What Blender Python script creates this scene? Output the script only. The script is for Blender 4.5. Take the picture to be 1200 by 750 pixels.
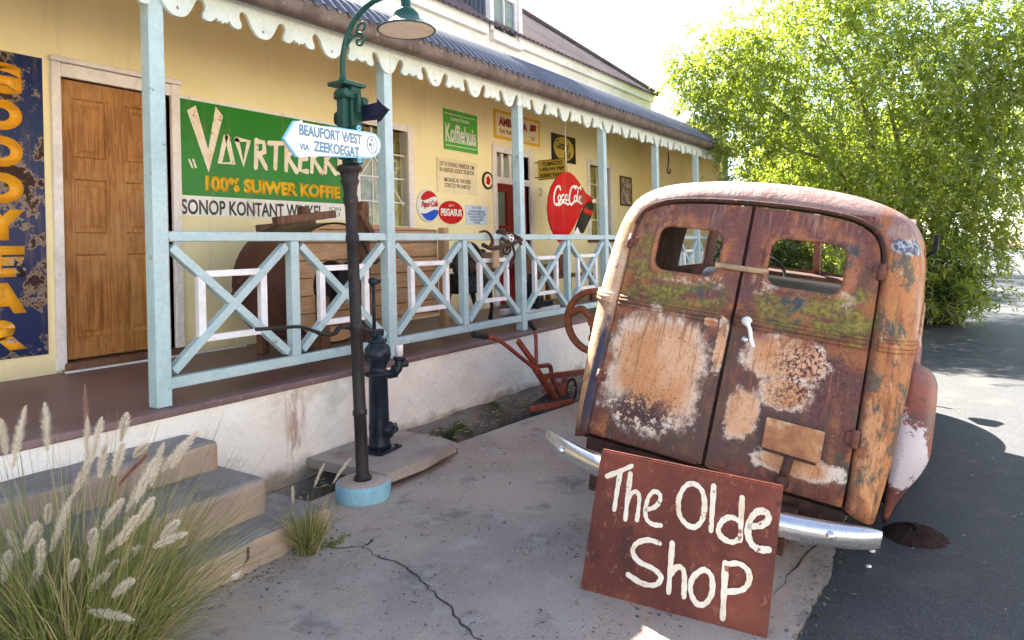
import bpy, bmesh, math, random
import numpy as np
from mathutils import Vector, Matrix

random.seed(7); RNG = np.random.default_rng(7)
SC = bpy.context.scene
for o in list(bpy.data.objects): bpy.data.objects.remove(o)
COL = SC.collection
R = math.radians

# ------------------------------------------------------------------ camera
F, PX, PY, ROLL, CH = 790., 600., 291., .0235, 1.5      # measured on the 1200x750 photograph
YAW = math.atan(520 / F)
FW = Vector((math.cos(YAW), math.sin(YAW), 0)); RT = Vector((math.sin(YAW), -math.cos(YAW), 0)); UP = Vector((0, 0, 1))
CAMP = Vector((0, 0, CH)); CR, SR = math.cos(ROLL), math.sin(ROLL)
cam = bpy.data.cameras.new('camera'); camo = bpy.data.objects.new('camera', cam); COL.objects.link(camo)
rx = RT * CR - UP * SR; uy = RT * SR + UP * CR
mw = Matrix((rx, uy, -FW)).transposed().to_4x4(); mw.translation = CAMP
camo.matrix_world = mw
cam.sensor_fit = 'HORIZONTAL'; cam.sensor_width = 36; cam.lens = F / 1200 * 36
cam.shift_y = -(375 - PY) / 1200; cam.clip_start = .05; cam.clip_end = 2000
SC.camera = camo
SC.render.resolution_x, SC.render.resolution_y = 1024, 640

def ray(x, y):
    dx, dy = x - PX, y - PY
    return FW * F + RT * (dx * CR - dy * SR) + UP * (-(dx * SR + dy * CR))
def atz(x, y, z): d = ray(x, y); return CAMP + d * ((z - CH) / d.z)
def aty(x, y, Y): d = ray(x, y); return CAMP + d * (Y / d.y)
def atx(x, y, X): d = ray(x, y); return CAMP + d * (X / d.x)
def atd(x, y, D): return CAMP + ray(x, y) * (D / F)
def onplane(x, y, p, n):
    d = ray(x, y); return CAMP + d * ((p - CAMP).dot(n) / d.dot(n))

# ------------------------------------------------------------------ light
SUN = Vector((.62, .78, 1)).normalized()
wd = bpy.data.worlds.new('World'); SC.world = wd; wd.use_nodes = True
wn = wd.node_tree; bg = wn.nodes['Background']; sk = wn.nodes.new('ShaderNodeTexSky')
sk.sky_type = 'NISHITA'; sk.sun_disc = False; sk.sun_elevation = math.asin(SUN.z); sk.sun_rotation = math.atan2(SUN.x, SUN.y)
sk.air_density = 1.0; sk.dust_density = .5; sk.ozone_density = 1.0; sk.altitude = 800
hs = wn.nodes.new('ShaderNodeHueSaturation'); hs.inputs['Saturation'].default_value = .8; wn.links.new(sk.outputs[0], hs.inputs['Color']); wn.links.new(hs.outputs[0], bg.inputs[0]); bg.inputs[1].default_value = .06
sl = bpy.data.lights.new('sun', 'SUN'); sl.energy = 5.0; sl.angle = R(.53); sl.color = (1, .93, .82)
so = bpy.data.objects.new('sun', sl); COL.objects.link(so); so.rotation_euler = SUN.to_track_quat('Z', 'Y').to_euler()
so.location = (0, 0, 30)
vs = SC.view_settings; vs.view_transform = 'Standard'; vs.look = 'None'; vs.gamma = 1; vs.use_curve_mapping = False
vs.exposure = 3.0
SC.render.engine = 'CYCLES'
SC.cycles.max_bounces = 8; SC.cycles.diffuse_bounces = 5; SC.cycles.transparent_max_bounces = 8

# ------------------------------------------------------------------ materials
class NT:
    def __init__(s, name):
        s.m = bpy.data.materials.new(name); s.m.use_nodes = True; s.t = s.m.node_tree
        s.b = s.t.nodes['Principled BSDF']; s.out = s.t.nodes['Material Output']
        tc = s.t.nodes.new('ShaderNodeTexCoord'); s.obj = tc.outputs['Object']
    def n(s, typ, **kw):
        nd = s.t.nodes.new('ShaderNode' + typ)
        for k, v in kw.items(): setattr(nd, k, v)
        return nd
    def put(s, sock, v):
        if isinstance(v, bpy.types.NodeSocket): s.t.links.new(v, sock)
        elif isinstance(v, (tuple, list)) and len(v) == 3 and sock.type == 'RGBA': sock.default_value = (*v, 1)
        else: sock.default_value = v
    def math(s, op, a, b=0., clamp=False):
        nd = s.n('Math', operation=op, use_clamp=clamp); s.put(nd.inputs[0], a); s.put(nd.inputs[1], b); return nd.outputs[0]
    def noise(s, scale, detail=4, rough=.55, vec=None, stretch=None, dist=0.):
        v = vec or s.obj
        if stretch:
            mp = s.n('Mapping'); s.put(mp.inputs['Vector'], v); mp.inputs['Scale'].default_value = stretch; v = mp.outputs[0]
        nd = s.n('TexNoise'); s.put(nd.inputs['Vector'], v)
        nd.inputs['Scale'].default_value = scale; nd.inputs['Detail'].default_value = detail
        nd.inputs['Roughness'].default_value = rough; nd.inputs['Distortion'].default_value = dist
        return nd.outputs['Fac']
    def ramp(s, f, lo, hi):                                  # smooth 0..1 between lo and hi
        nd = s.n('MapRange', interpolation_type='SMOOTHSTEP'); s.put(nd.inputs['Value'], f)
        nd.inputs['From Min'].default_value = lo; nd.inputs['From Max'].default_value = hi
        return nd.outputs['Result']
    def mix(s, f, a, b):
        nd = s.n('Mix', data_type='RGBA'); s.put(nd.inputs[0], f); s.put(nd.inputs[6], a); s.put(nd.inputs[7], b); return nd.outputs[2]
    def sep(s, vec=None):
        nd = s.n('SeparateXYZ'); s.put(nd.inputs[0], vec or s.obj); return nd.outputs
    def bump(s, h, strength=.3, dist=.01):
        nd = s.n('Bump'); nd.inputs['Strength'].default_value = strength; nd.inputs['Distance'].default_value = dist
        s.put(nd.inputs['Height'], h); s.t.links.new(nd.outputs[0], s.b.inputs['Normal'])
    def fin(s, col, rough=.6, metal=0., spec=.22):
        s.put(s.b.inputs['Base Color'], col); s.put(s.b.inputs['Roughness'], rough); s.put(s.b.inputs['Metallic'], metal)
        s.put(s.b.inputs['Specular IOR Level'], spec)
        return s.m
    def blob(s, ax, c, r, soft=.35, amt=.5, nz=None):        # irregular patch, 1 inside
        o = s.sep(); A = s.math('DIVIDE', s.math('SUBTRACT', o[ax[0]], c[0]), r[0]); B = s.math('DIVIDE', s.math('SUBTRACT', o[ax[1]], c[1]), r[1])
        p = lambda q: s.math('POWER', s.math('ABSOLUTE', q), 3.)
        d = s.math('POWER', s.math('ADD', p(A), p(B)), 1 / 3.)
        d = s.math('ADD', d, s.math('MULTIPLY', s.math('SUBTRACT', nz, .5), amt * 2))
        return s.ramp(d, 1 + soft, 1 - soft)

def wear(name, c, c2=None, s2=6, lo=.45, hi=.65, c3=None, s3=14, t3=.62, w3=.06, rough=.6, metal=0, bs=40, ba=.15, stretch=None, spec=.22):
    t = NT(name); col = c
    if c2: col = t.mix(t.ramp(t.noise(s2, 5, .6, stretch=stretch), lo, hi), c, c2)
    fine = t.noise(s2 * 7.3, 3, .6)
    hsv = t.n('HueSaturation'); t.put(hsv.inputs['Color'], col); t.put(hsv.inputs['Value'], t.math('ADD', t.math('MULTIPLY', fine, .36), .82)); col = hsv.outputs[0]
    if c3:
        mk = t.ramp(t.noise(s3, 6, .62), t3, t3 + w3); col = t.mix(mk, col, c3)
    t.bump(t.noise(bs, 4, .6), ba, .01)
    return t.fin(col, rough, metal, spec)

M = {}
def wallmat():
    t = NT('cream_yellow_plaster'); a = t.noise(1.2, 5, .6); st = t.noise(2.2, 5, .65, stretch=(2.5, 1, .25)); b = t.noise(9, 5, .65)
    col = t.mix(t.ramp(a, .38, .62), (.88, .78, .47), (.86, .75, .42)); col = t.mix(t.math('MULTIPLY', t.ramp(st, .54, .72), .35), col, (.66, .56, .36)); col = t.mix(t.math('MULTIPLY', t.ramp(b, .58, .72), .4), col, (.80, .72, .52))
    z = t.sep()[2]; col = t.mix(t.math('MULTIPLY', t.ramp(t.math('ADD', z, t.math('MULTIPLY', b, .2)), .92, .70), .55), col, (.52, .46, .36))
    t.bump(t.math('ADD', t.noise(5, 4, .6), t.math('MULTIPLY', t.noise(40, 4, .6), .3)), .35, .012); return t.fin(col, .85, 0, .15)
M['wall'] = wallmat()
M['wallwhite'] = wear('white_wall', (.80, .78, .72), (.72, .69, .62), 2.5, rough=.85, spec=.2)
M['white'] = wear('white_gloss', (.80, .80, .83), (.70, .70, .71), 5, .4, .65, (.45, .42, .38), 19, .68, .04, rough=.45, ba=.15)
M['frame'] = wear('cream_frame', (.78, .73, .70), (.68, .63, .60), 4, rough=.5, ba=.08)
M['blue'] = wear('pale_blue_paint', (.43, .565, .59), (.37, .50, .53), 7, .4, .7, (.26, .27, .25), 17, .66, .03, rough=.5, ba=.25, stretch=None)
M['mint'] = wear('mint_white_paint', (.60, .68, .65), (.52, .60, .57), 6, rough=.5, ba=.08)
def deckmat():
    t = NT('maroon_floor'); a = t.noise(1.1, 5, .6); f = t.noise(18, 5, .65)
    col = t.mix(t.ramp(a, .35, .65), (.17, .105, .105), (.24, .16, .155)); col = t.mix(t.ramp(f, .58, .75), col, (.32, .25, .23))
    t.bump(f, .1); return t.fin(col, t.math('ADD', t.math('MULTIPLY', a, .3), .3))
M['deck'] = deckmat()
def plinthmat():
    t = NT('rough_white_plaster'); z = t.sep()[2]
    a = t.noise(3, 6, .6); st = t.noise(3.2, 5, .6, stretch=(1.6, 1, .16)); lo = t.noise(5, 5, .65)
    col = t.mix(t.ramp(a, .35, .7), (.88, .85, .78), (.80, .76, .69))
    col = t.mix(t.math('MULTIPLY', t.ramp(st, .62, .76), .4), col, (.48, .36, .26))
    dirt = t.ramp(t.math('ADD', z, t.math('MULTIPLY', t.math('SUBTRACT', lo, .5), .30)), .14, .02)
    col = t.mix(t.math('MULTIPLY', dirt, .75), col, (.30, .23, .17))
    x_ = t.sep()[0]; sk_ = t.math('MULTIPLY', t.math('MULTIPLY', t.ramp(t.math('ABSOLUTE', t.math('SUBTRACT', t.math('ADD', x_, t.math('MULTIPLY', t.noise(6, 4, .6), .10)), 3.0)), .10, .02), t.ramp(t.noise(11, 6, .7, stretch=(2, 1, .35)), .44, .60)), t.ramp(z, .06, .2)); col = t.mix(t.math('MULTIPLY', sk_, .75), col, (.36, .20, .12))
    col = t.mix(t.math('MULTIPLY', t.ramp(t.noise(1.3, 6, .7), .58, .66), .5), col, (.60, .52, .42))
    h = t.math('ADD', t.noise(22, 6, .6), t.math('MULTIPLY', t.noise(7, 4, .6), 1.4)); t.bump(h, .55, .025)
    return t.fin(col, .9, 0, .15)
M['plinth'] = plinthmat()
def pavemat():
    t = NT('worn_concrete'); a = t.noise(.8, 5, .6); b = t.noise(5, 6, .65)
    col = t.mix(t.ramp(a, .38, .62), (.46, .385, .325), (.335, .285, .25))
    col = t.mix(t.math('MULTIPLY', t.ramp(t.noise(.7, 4, .6, stretch=(.6, 1, 1)), .46, .66), .75), col, (.48, .335, .27))
    col = t.mix(t.math('MULTIPLY', t.ramp(b, .50, .68), .55), col, (.45, .42, .39))
    col = t.mix(t.math('MULTIPLY', t.ramp(t.noise(3.1, 7, .72), .53, .66), .6), col, (.15, .135, .13))
    reg = t.ramp(t.noise(1.6, 5, .65), .38, .58)
    p1 = t.ramp(t.noise(36, 3, .5, dist=.6), .635, .68); p2 = t.ramp(t.noise(95, 3, .5), .62, .68); p3 = t.ramp(t.noise(60, 4, .6), .64, .60)
    pit = t.math('MAXIMUM', t.math('MULTIPLY', p1, reg), t.math('MULTIPLY', p2, .7))
    col = t.mix(t.math('MULTIPLY', pit, .88), col, (.045, .042, .05))
    g = t.noise(190, 3, .6); col = t.mix(t.math('MULTIPLY', t.ramp(g, .45, .66), .35), col, (.14, .13, .13)); col = t.mix(t.math('MULTIPLY', t.ramp(t.noise(140, 2, .5), .62, .7), .5), col, (.55, .52, .48))
    t.bump(t.math('ADD', t.math('ADD', t.math('MULTIPLY', pit, -.8), t.math('MULTIPLY', g, .6)), b), .6, .012)
    return t.fin(col, .9, 0, .2)
M['pave'] = pavemat()
def asphmat():
    t = NT('asphalt'); a = t.noise(.9, 5, .6); g = t.noise(130, 3, .7)
    col = t.mix(t.ramp(a, .35, .7), (.024, .027, .032), (.038, .041, .047))
    col = t.mix(t.ramp(g, .52, .66), col, (.11, .11, .11)); col = t.mix(t.ramp(t.noise(70, 3, .6), .60, .68), col, (.012, .012, .014)); col = t.mix(t.math('MULTIPLY', t.ramp(t.noise(2.4, 6, .7), .50, .66), .5), col, (.10, .092, .085))
    col = t.mix(t.math('MULTIPLY', t.ramp(t.noise(7, 5, .7), .62, .75), .5), col, (.16, .14, .12))
    t.bump(g, .9, .01); return t.fin(col, .62, 0, .6)
M['asphalt'] = asphmat()
M['earth'] = wear('dry_earth', (.20, .15, .11), (.12, .10, .07), 3, .4, .6, (.05, .08, .02), 5, .60, .1, rough=.95, bs=14, ba=.8, spec=.1)
M['bank'] = wear('gutter_concrete', (.20, .17, .15), (.11, .09, .075), 4, .4, .6, (.035, .06, .012), 3, .55, .14, rough=.95, bs=14, ba=.8, spec=.1)
M['steptop'] = wear('grey_step', (.27, .245, .24), (.19, .175, .175), 4, .4, .65, (.33, .28, .24), 9, .56, .12, rough=.7, bs=30, ba=.3)
def risermat():
    t = NT('stained_riser'); a = t.noise(3, 5, .65); st = t.noise(6, 5, .6, stretch=(1.6, 1, .15))
    col = t.mix(t.ramp(a, .35, .65), (.42, .315, .235), (.31, .25, .205)); col = t.mix(t.math('MULTIPLY', t.ramp(st, .5, .7), .6), col, (.30, .17, .10))
    col = t.mix(t.ramp(t.noise(3.4, 5, .6), .66, .70), col, (.62, .58, .52)); t.bump(t.noise(30, 5, .6), .4, .015); return t.fin(col, .85, 0, .2)
M['riser'] = risermat()
M['slab'] = wear('slab_concrete', (.36, .31, .27), (.28, .23, .21), 4, .4, .65, (.25, .15, .10), 6, .6, .1, rough=.9, bs=35, ba=.4, spec=.2)
M['sand'] = wear('pale_sand', (.46, .40, .31), (.38, .32, .25), .6, .4, .6, (.30, .26, .18), 3, .6, .1, rough=.95, bs=14, ba=.6, spec=.1)
M['crack'] = wear('crack_dark', (.075, .066, .06), rough=1, spec=0)
def woodmat(name, c1, c2, c3, st=(14, 14, 1.0), rough=.5):
    t = NT(name); a = t.noise(2.6, 5, .6, stretch=st, dist=1.2); b = t.noise(1.7, 4, .6)
    f = t.noise(9, 4, .7, stretch=st)
    col = t.mix(t.ramp(a, .38, .62), c1, c2); col = t.mix(t.math('MULTIPLY', t.ramp(b, .45, .7), .6), col, c3)
    col = t.mix(t.math('MULTIPLY', t.ramp(f, .56, .7), .5), col, tuple(v * .45 for v in c2)); t.bump(f, .15, .01); return t.fin(col, rough)
M['doorwood'] = woodmat('oiled_oak', (.42, .19, .055), (.25, .10, .027), (.50, .27, .10))
M['wood'] = woodmat('pale_plank', (.50, .31, .16), (.38, .22, .11), (.55, .37, .22), (1, 12, 12), .7)
M['darkwood'] = woodmat('dark_old_wood', (.17, .085, .05), (.10, .05, .03), (.22, .12, .07), (12, 12, 1.2), .7)
M['redpaint'] = wear('red_door_paint', (.30, .02, .02), (.22, .015, .02), 5, rough=.35)
M['brownmetal'] = wear('brown_sheet_metal', (.115, .050, .038), (.075, .035, .03), 4, .4, .6, (.20, .09, .06), 9, .6, .08, rough=.45, bs=12, ba=.15)
M['iron'] = wear('black_iron', (.018, .018, .021), (.03, .028, .028), 8, .4, .6, (.07, .045, .035), 22, .66, .05, rough=.38, bs=60, ba=.2)
M['postpaint'] = wear('worn_black_paint', (.016, .016, .020), (.03, .025, .026), 9, .4, .6, (.10, .065, .05), 24, .63, .06, rough=.45, bs=60, ba=.3, stretch=(1, 1, .2))
M['pumpblue'] = wear('pump_blue_black', (.012, .017, .028), (.02, .028, .04), 8, .4, .6, (.07, .05, .04), 26, .70, .04, rough=.25, bs=40, ba=.15)
M['green'] = wear('green_lamp_paint', (.018, .075, .058), (.014, .055, .043), 8, .4, .6, (.09, .16, .13), 30, .68, .04, rough=.35, ba=.08)
M['dkgreen'] = wear('dark_green_iron', (.02, .06, .04), (.03, .08, .055), 8, rough=.4)
M['lampwhite'] = wear('lamp_enamel', (.78, .70, .62), (.72, .62, .52), 12, rough=.35)
M['navy'] = wear('navy_enamel', (.010, .014, .032), (.016, .02, .045), 8, rough=.35)
M['signblue'] = wear('light_blue_rim', (.22, .52, .78), (.28, .58, .80), 9, rough=.4)
M['letterblue'] = wear('grey_blue_letter', (.13, .28, .43), (.20, .36, .50), 20, rough=.5)
M['baseblue'] = wear('base_blue_paint', (.27, .50, .59), (.22, .43, .53), 7, .4, .65, (.36, .34, .32), 20, .64, .05, rough=.6, ba=.25)
M['redrust'] = wear('red_plough_paint', (.34, .075, .045), (.22, .06, .04), 12, .4, .6, (.12, .05, .035), 30, .6, .06, rough=.55)
M['rustwheel'] = wear('orange_rust', (.33, .115, .055), (.24, .08, .04), 10, .4, .6, (.12, .05, .03), 26, .6, .06, rough=.7, ba=.3)
M['grip'] = wear('black_rubber', (.02, .02, .02), rough=.6)
def chromemat():
    t = NT('worn_chrome'); r = t.ramp(t.noise(9, 6, .7), .60, .72); sp = t.ramp(t.noise(40, 4, .7), .64, .72)
    m = t.math('MAXIMUM', r, sp); col = t.mix(m, (.66, .66, .66), (.36, .22, .12))
    t.bump(t.noise(20, 4, .6), .04); return t.fin(col, t.math('ADD', t.math('MULTIPLY', m, .4), .25), t.math('SUBTRACT', .85, t.math('MULTIPLY', m, .7)))
M['chrome'] = chromemat()
M['tyre'] = wear('old_tyre', (.025, .024, .024), (.05, .045, .04), 9, rough=.9)
M['rustdark'] = wear('dark_rust', (.085, .04, .03), (.045, .025, .022), 9, .4, .6, (.20, .085, .04), 20, .62, .06, rough=.8, ba=.3)
M['strap'] = wear('beige_strap', (.40, .29, .17), (.28, .20, .12), 20, rough=.8)
M['corrblue'] = wear('blue_grey_corrugated', (.085, .094, .125), (.11, .12, .15), 1.5, .4, .6, (.13, .12, .15), 8, .64, .1, rough=.42, bs=20, ba=.05)
M['corrpink'] = wear('faded_pink_corrugated', (.17, .125, .12), (.10, .075, .078), 1.5, .35, .65, (.22, .12, .10), 3, .6, .1, rough=.6, bs=20, ba=.05)
M['gutter'] = wear('rusted_gutter', (.15, .12, .105), (.10, .078, .07), 6, .4, .6, (.24, .21, .19), 14, .6, .1, rough=.55, ba=.3)
M['ceiling'] = wear('veranda_ceiling', (.80, .76, .64), (.74, .70, .58), 3, rough=.7)
M['stoneplain'] = wear('pot_brown', (.05, .028, .02), (.08, .045, .03), 8, rough=.8, ba=.4)
M['dirt'] = wear('dark_brown_mound', (.055, .032, .026), (.035, .022, .02), 30, .4, .6, (.12, .06, .05), 60, .62, .06, rough=1, bs=70, ba=1, spec=.05)
M['black'] = wear('black_paint', (.012, .012, .012), rough=.5)
M['inkgrey'] = wear('faded_black_ink', (.06, .058, .06), (.12, .11, .11), 9, .4, .6, (.22, .15, .11), 16, .60, .06, rough=.6)
def enamel(name, c, chips=(.07, .035, .02), s=7, t0=.66, w=.03, halo=None, rough=.3):
    t = NT(name); n1 = t.noise(s, 7, .68); col = c
    f = t.noise(2.2, 4, .6); hs = t.n('HueSaturation'); t.put(hs.inputs['Color'], c); t.put(hs.inputs['Value'], t.math('ADD', t.math('MULTIPLY', f, .5), .75)); col = hs.outputs[0]
    sk_ = t.noise(3.5, 5, .65, stretch=(3, 3, .3)); col = t.mix(t.math('MULTIPLY', t.ramp(sk_, .52, .72), .32), col, (.22, .15, .10)); col = t.mix(t.math('MULTIPLY', t.ramp(t.noise(23, 5, .7), .60, .70), .35), col, (.20, .14, .10))
    if halo: col = t.mix(t.ramp(n1, t0 - .045, t0 - .02), col, halo)
    col = t.mix(t.ramp(n1, t0, t0 + w), col, chips); t.bump(t.noise(4, 3, .5), .06, .02)
    return t.fin(col, t.math('ADD', rough, t.math('MULTIPLY', t.ramp(n1, t0, t0 + w), .5)))
M['e_navy'] = enamel('chipped_navy_enamel', (.010, .022, .085), (.045, .022, .018), 4.0, .57, .015, (.24, .17, .12))
M['e_orange'] = enamel('chipped_orange_enamel', (.80, .36, .02), (.05, .03, .03), 5, .62, .02, (.6, .45, .3))
M['e_green'] = enamel('green_enamel', (.018, .20, .016), (.09, .04, .02), 5, .665, .02)
M['e_lime'] = enamel('bright_green_enamel', (.09, .38, .05), (.1, .2, .05), 4, .78, .02)
M['e_white'] = enamel('white_enamel', (.78, .77, .73), (.16, .07, .04), 6, .655, .02)
M['e_cream'] = enamel('cream_board', (.78, .68, .44), (.5, .4, .25), 9, .72, .02, rough=.6)
M['e_yellow'] = enamel('yellow_enamel', (.80, .44, .02), (.25, .12, .03), 9, .70, .02)
M['e_red'] = enamel('red_enamel', (.52, .012, .016), (.12, .02, .02), 6, .69, .02, rough=.25)
M['e_blue'] = enamel('blue_enamel', (.01, .075, .50), (.03, .05, .2), 5, .76, .02)
M['e_pale'] = enamel('pale_blue_board', (.60, .68, .78), (.08, .08, .1), 12, .66, .02)
M['e_black'] = enamel('black_enamel', (.02, .02, .016), (.12, .08, .04), 9, .66, .03)
M['e_olive'] = enamel('olive_yellow_enamel', (.55, .40, .06), (.2, .12, .03), 7, .66, .04)
M['letwhite'] = wear('painted_white_letter', (.80, .74, .62), (.74, .58, .40), 9, .45, .7, (.34, .15, .09), 22, .60, .05, rough=.6)
M['letplain'] = wear('white_letter', (.82, .81, .76), rough=.45)
M['letink'] = wear('brown_black_letter', (.10, .08, .06), rough=.6)
M['letdred'] = wear('dark_red_letter', (.30, .015, .02), rough=.5)
def boardmat():
    t = NT('rusty_brown_board'); a = t.noise(2.4, 5, .6); b = t.noise(6, 6, .65)
    col = t.mix(t.ramp(a, .35, .65), (.215, .056, .032), (.115, .032, .023)); col = t.mix(t.math('MULTIPLY', t.ramp(b, .5, .72), .6), col, (.27, .085, .05))
    col = t.mix(t.math('MULTIPLY', t.ramp(t.noise(3, 5, .7), .54, .66), .8), col, (.05, .022, .02)); col = t.mix(t.math('MULTIPLY', t.ramp(t.noise(30, 6, .7, stretch=(1, 1, .6)), .58, .66), .6), col, (.34, .13, .08)); col = t.mix(t.ramp(t.noise(60, 4, .7), .66, .70), col, (.04, .02, .02)); t.bump(b, .15, .01)
    return t.fin(col, t.math('ADD', t.math('MULTIPLY', a, .3), .35))
M['board'] = boardmat()
def leafmat(name, c, c2, tr, tr2):
    t = NT(name); g = t.n('NewGeometry'); rnd = g.outputs['Random Per Island']; n1 = t.noise(.8, 3, .6)
    col = t.mix(rnd, c, c2); tc = t.mix(t.math('MULTIPLY', t.math('ADD', rnd, n1), .5), tr, tr2)
    d = t.n('BsdfDiffuse'); t.put(d.inputs[0], col); tl = t.n('BsdfTranslucent'); t.put(tl.inputs[0], tc)
    gl = t.n('BsdfGlossy'); gl.inputs['Roughness'].default_value = .45; gl.inputs[0].default_value = (.8, .8, .8, 1)
    mx = t.n('MixShader'); mx.inputs[0].default_value = .55; t.t.links.new(d.outputs[0], mx.inputs[1]); t.t.links.new(tl.outputs[0], mx.inputs[2])
    m2 = t.n('MixShader'); m2.inputs[0].default_value = .06; t.t.links.new(mx.outputs[0], m2.inputs[1]); t.t.links.new(gl.outputs[0], m2.inputs[2])
    t.t.links.new(m2.outputs[0], t.out.inputs['Surface']); return t.m
M['leaf'] = leafmat('willow_leaf', (.075, .125, .014), (.135, .155, .02), (.32, .46, .03), (.50, .55, .06))
M['leaf2'] = leafmat('dark_leaf', (.022, .045, .009), (.045, .07, .014), (.05, .10, .008), (.11, .15, .018))
M['blade'] = leafmat('grass_blade', (.085, .15, .025), (.24, .26, .08), (.16, .26, .03), (.36, .34, .10))
M['drygrass'] = leafmat('dry_blade', (.42, .37, .18), (.58, .48, .27), (.48, .42, .16), (.6, .5, .26))
M['plume'] = leafmat('seed_plume', (.86, .80, .70), (.90, .86, .78), (.88, .80, .68), (.92, .86, .76))
M['plumered'] = leafmat('reddish_plume', (.50, .30, .24), (.60, .42, .34), (.5, .3, .25), (.6, .4, .3))
M['bark'] = wear('grey_bark', (.24, .19, .15), (.14, .11, .085), 9, rough=.95, bs=30, ba=.8, stretch=(1, 1, .2))
def glassmat(name, tint=(.9, .95, .95), mixf=.25):
    t = NT(name); tr = t.n('BsdfTransparent'); tr.inputs[0].default_value = (*tint, 1); gl = t.n('BsdfGlossy'); gl.inputs['Roughness'].default_value = .03
    mx = t.n('MixShader'); mx.inputs[0].default_value = mixf; t.t.links.new(tr.outputs[0], mx.inputs[1]); t.t.links.new(gl.outputs[0], mx.inputs[2])
    t.t.links.new(mx.outputs[0], t.out.inputs['Surface']); return t.m
M['glass'] = glassmat('window_glass', mixf=.07)
M['curtain'] = wear('curtain_gold_reflection', (.62, .42, .11), (.20, .13, .03), 5, .4, .62, (.80, .62, .24), 6, .57, .08, rough=.9, stretch=(1.3, 1, .5))  # gold tones paint the reflection of sunlit trees into the curtain colour
M['curtgrey'] = wear('grey_curtain', (.34, .35, .42), (.27, .27, .34), 5, rough=.9)
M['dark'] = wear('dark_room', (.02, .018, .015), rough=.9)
def artmat():
    t = NT('faded_print'); a = t.noise(6, 4, .7); col = t.mix(t.ramp(a, .4, .55), (.45, .40, .34), (.18, .13, .12)); col = t.mix(t.ramp(t.noise(9, 3, .6), .55, .62), col, (.55, .48, .40)); return t.fin(col, .5)
M['art'] = artmat()

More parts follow.
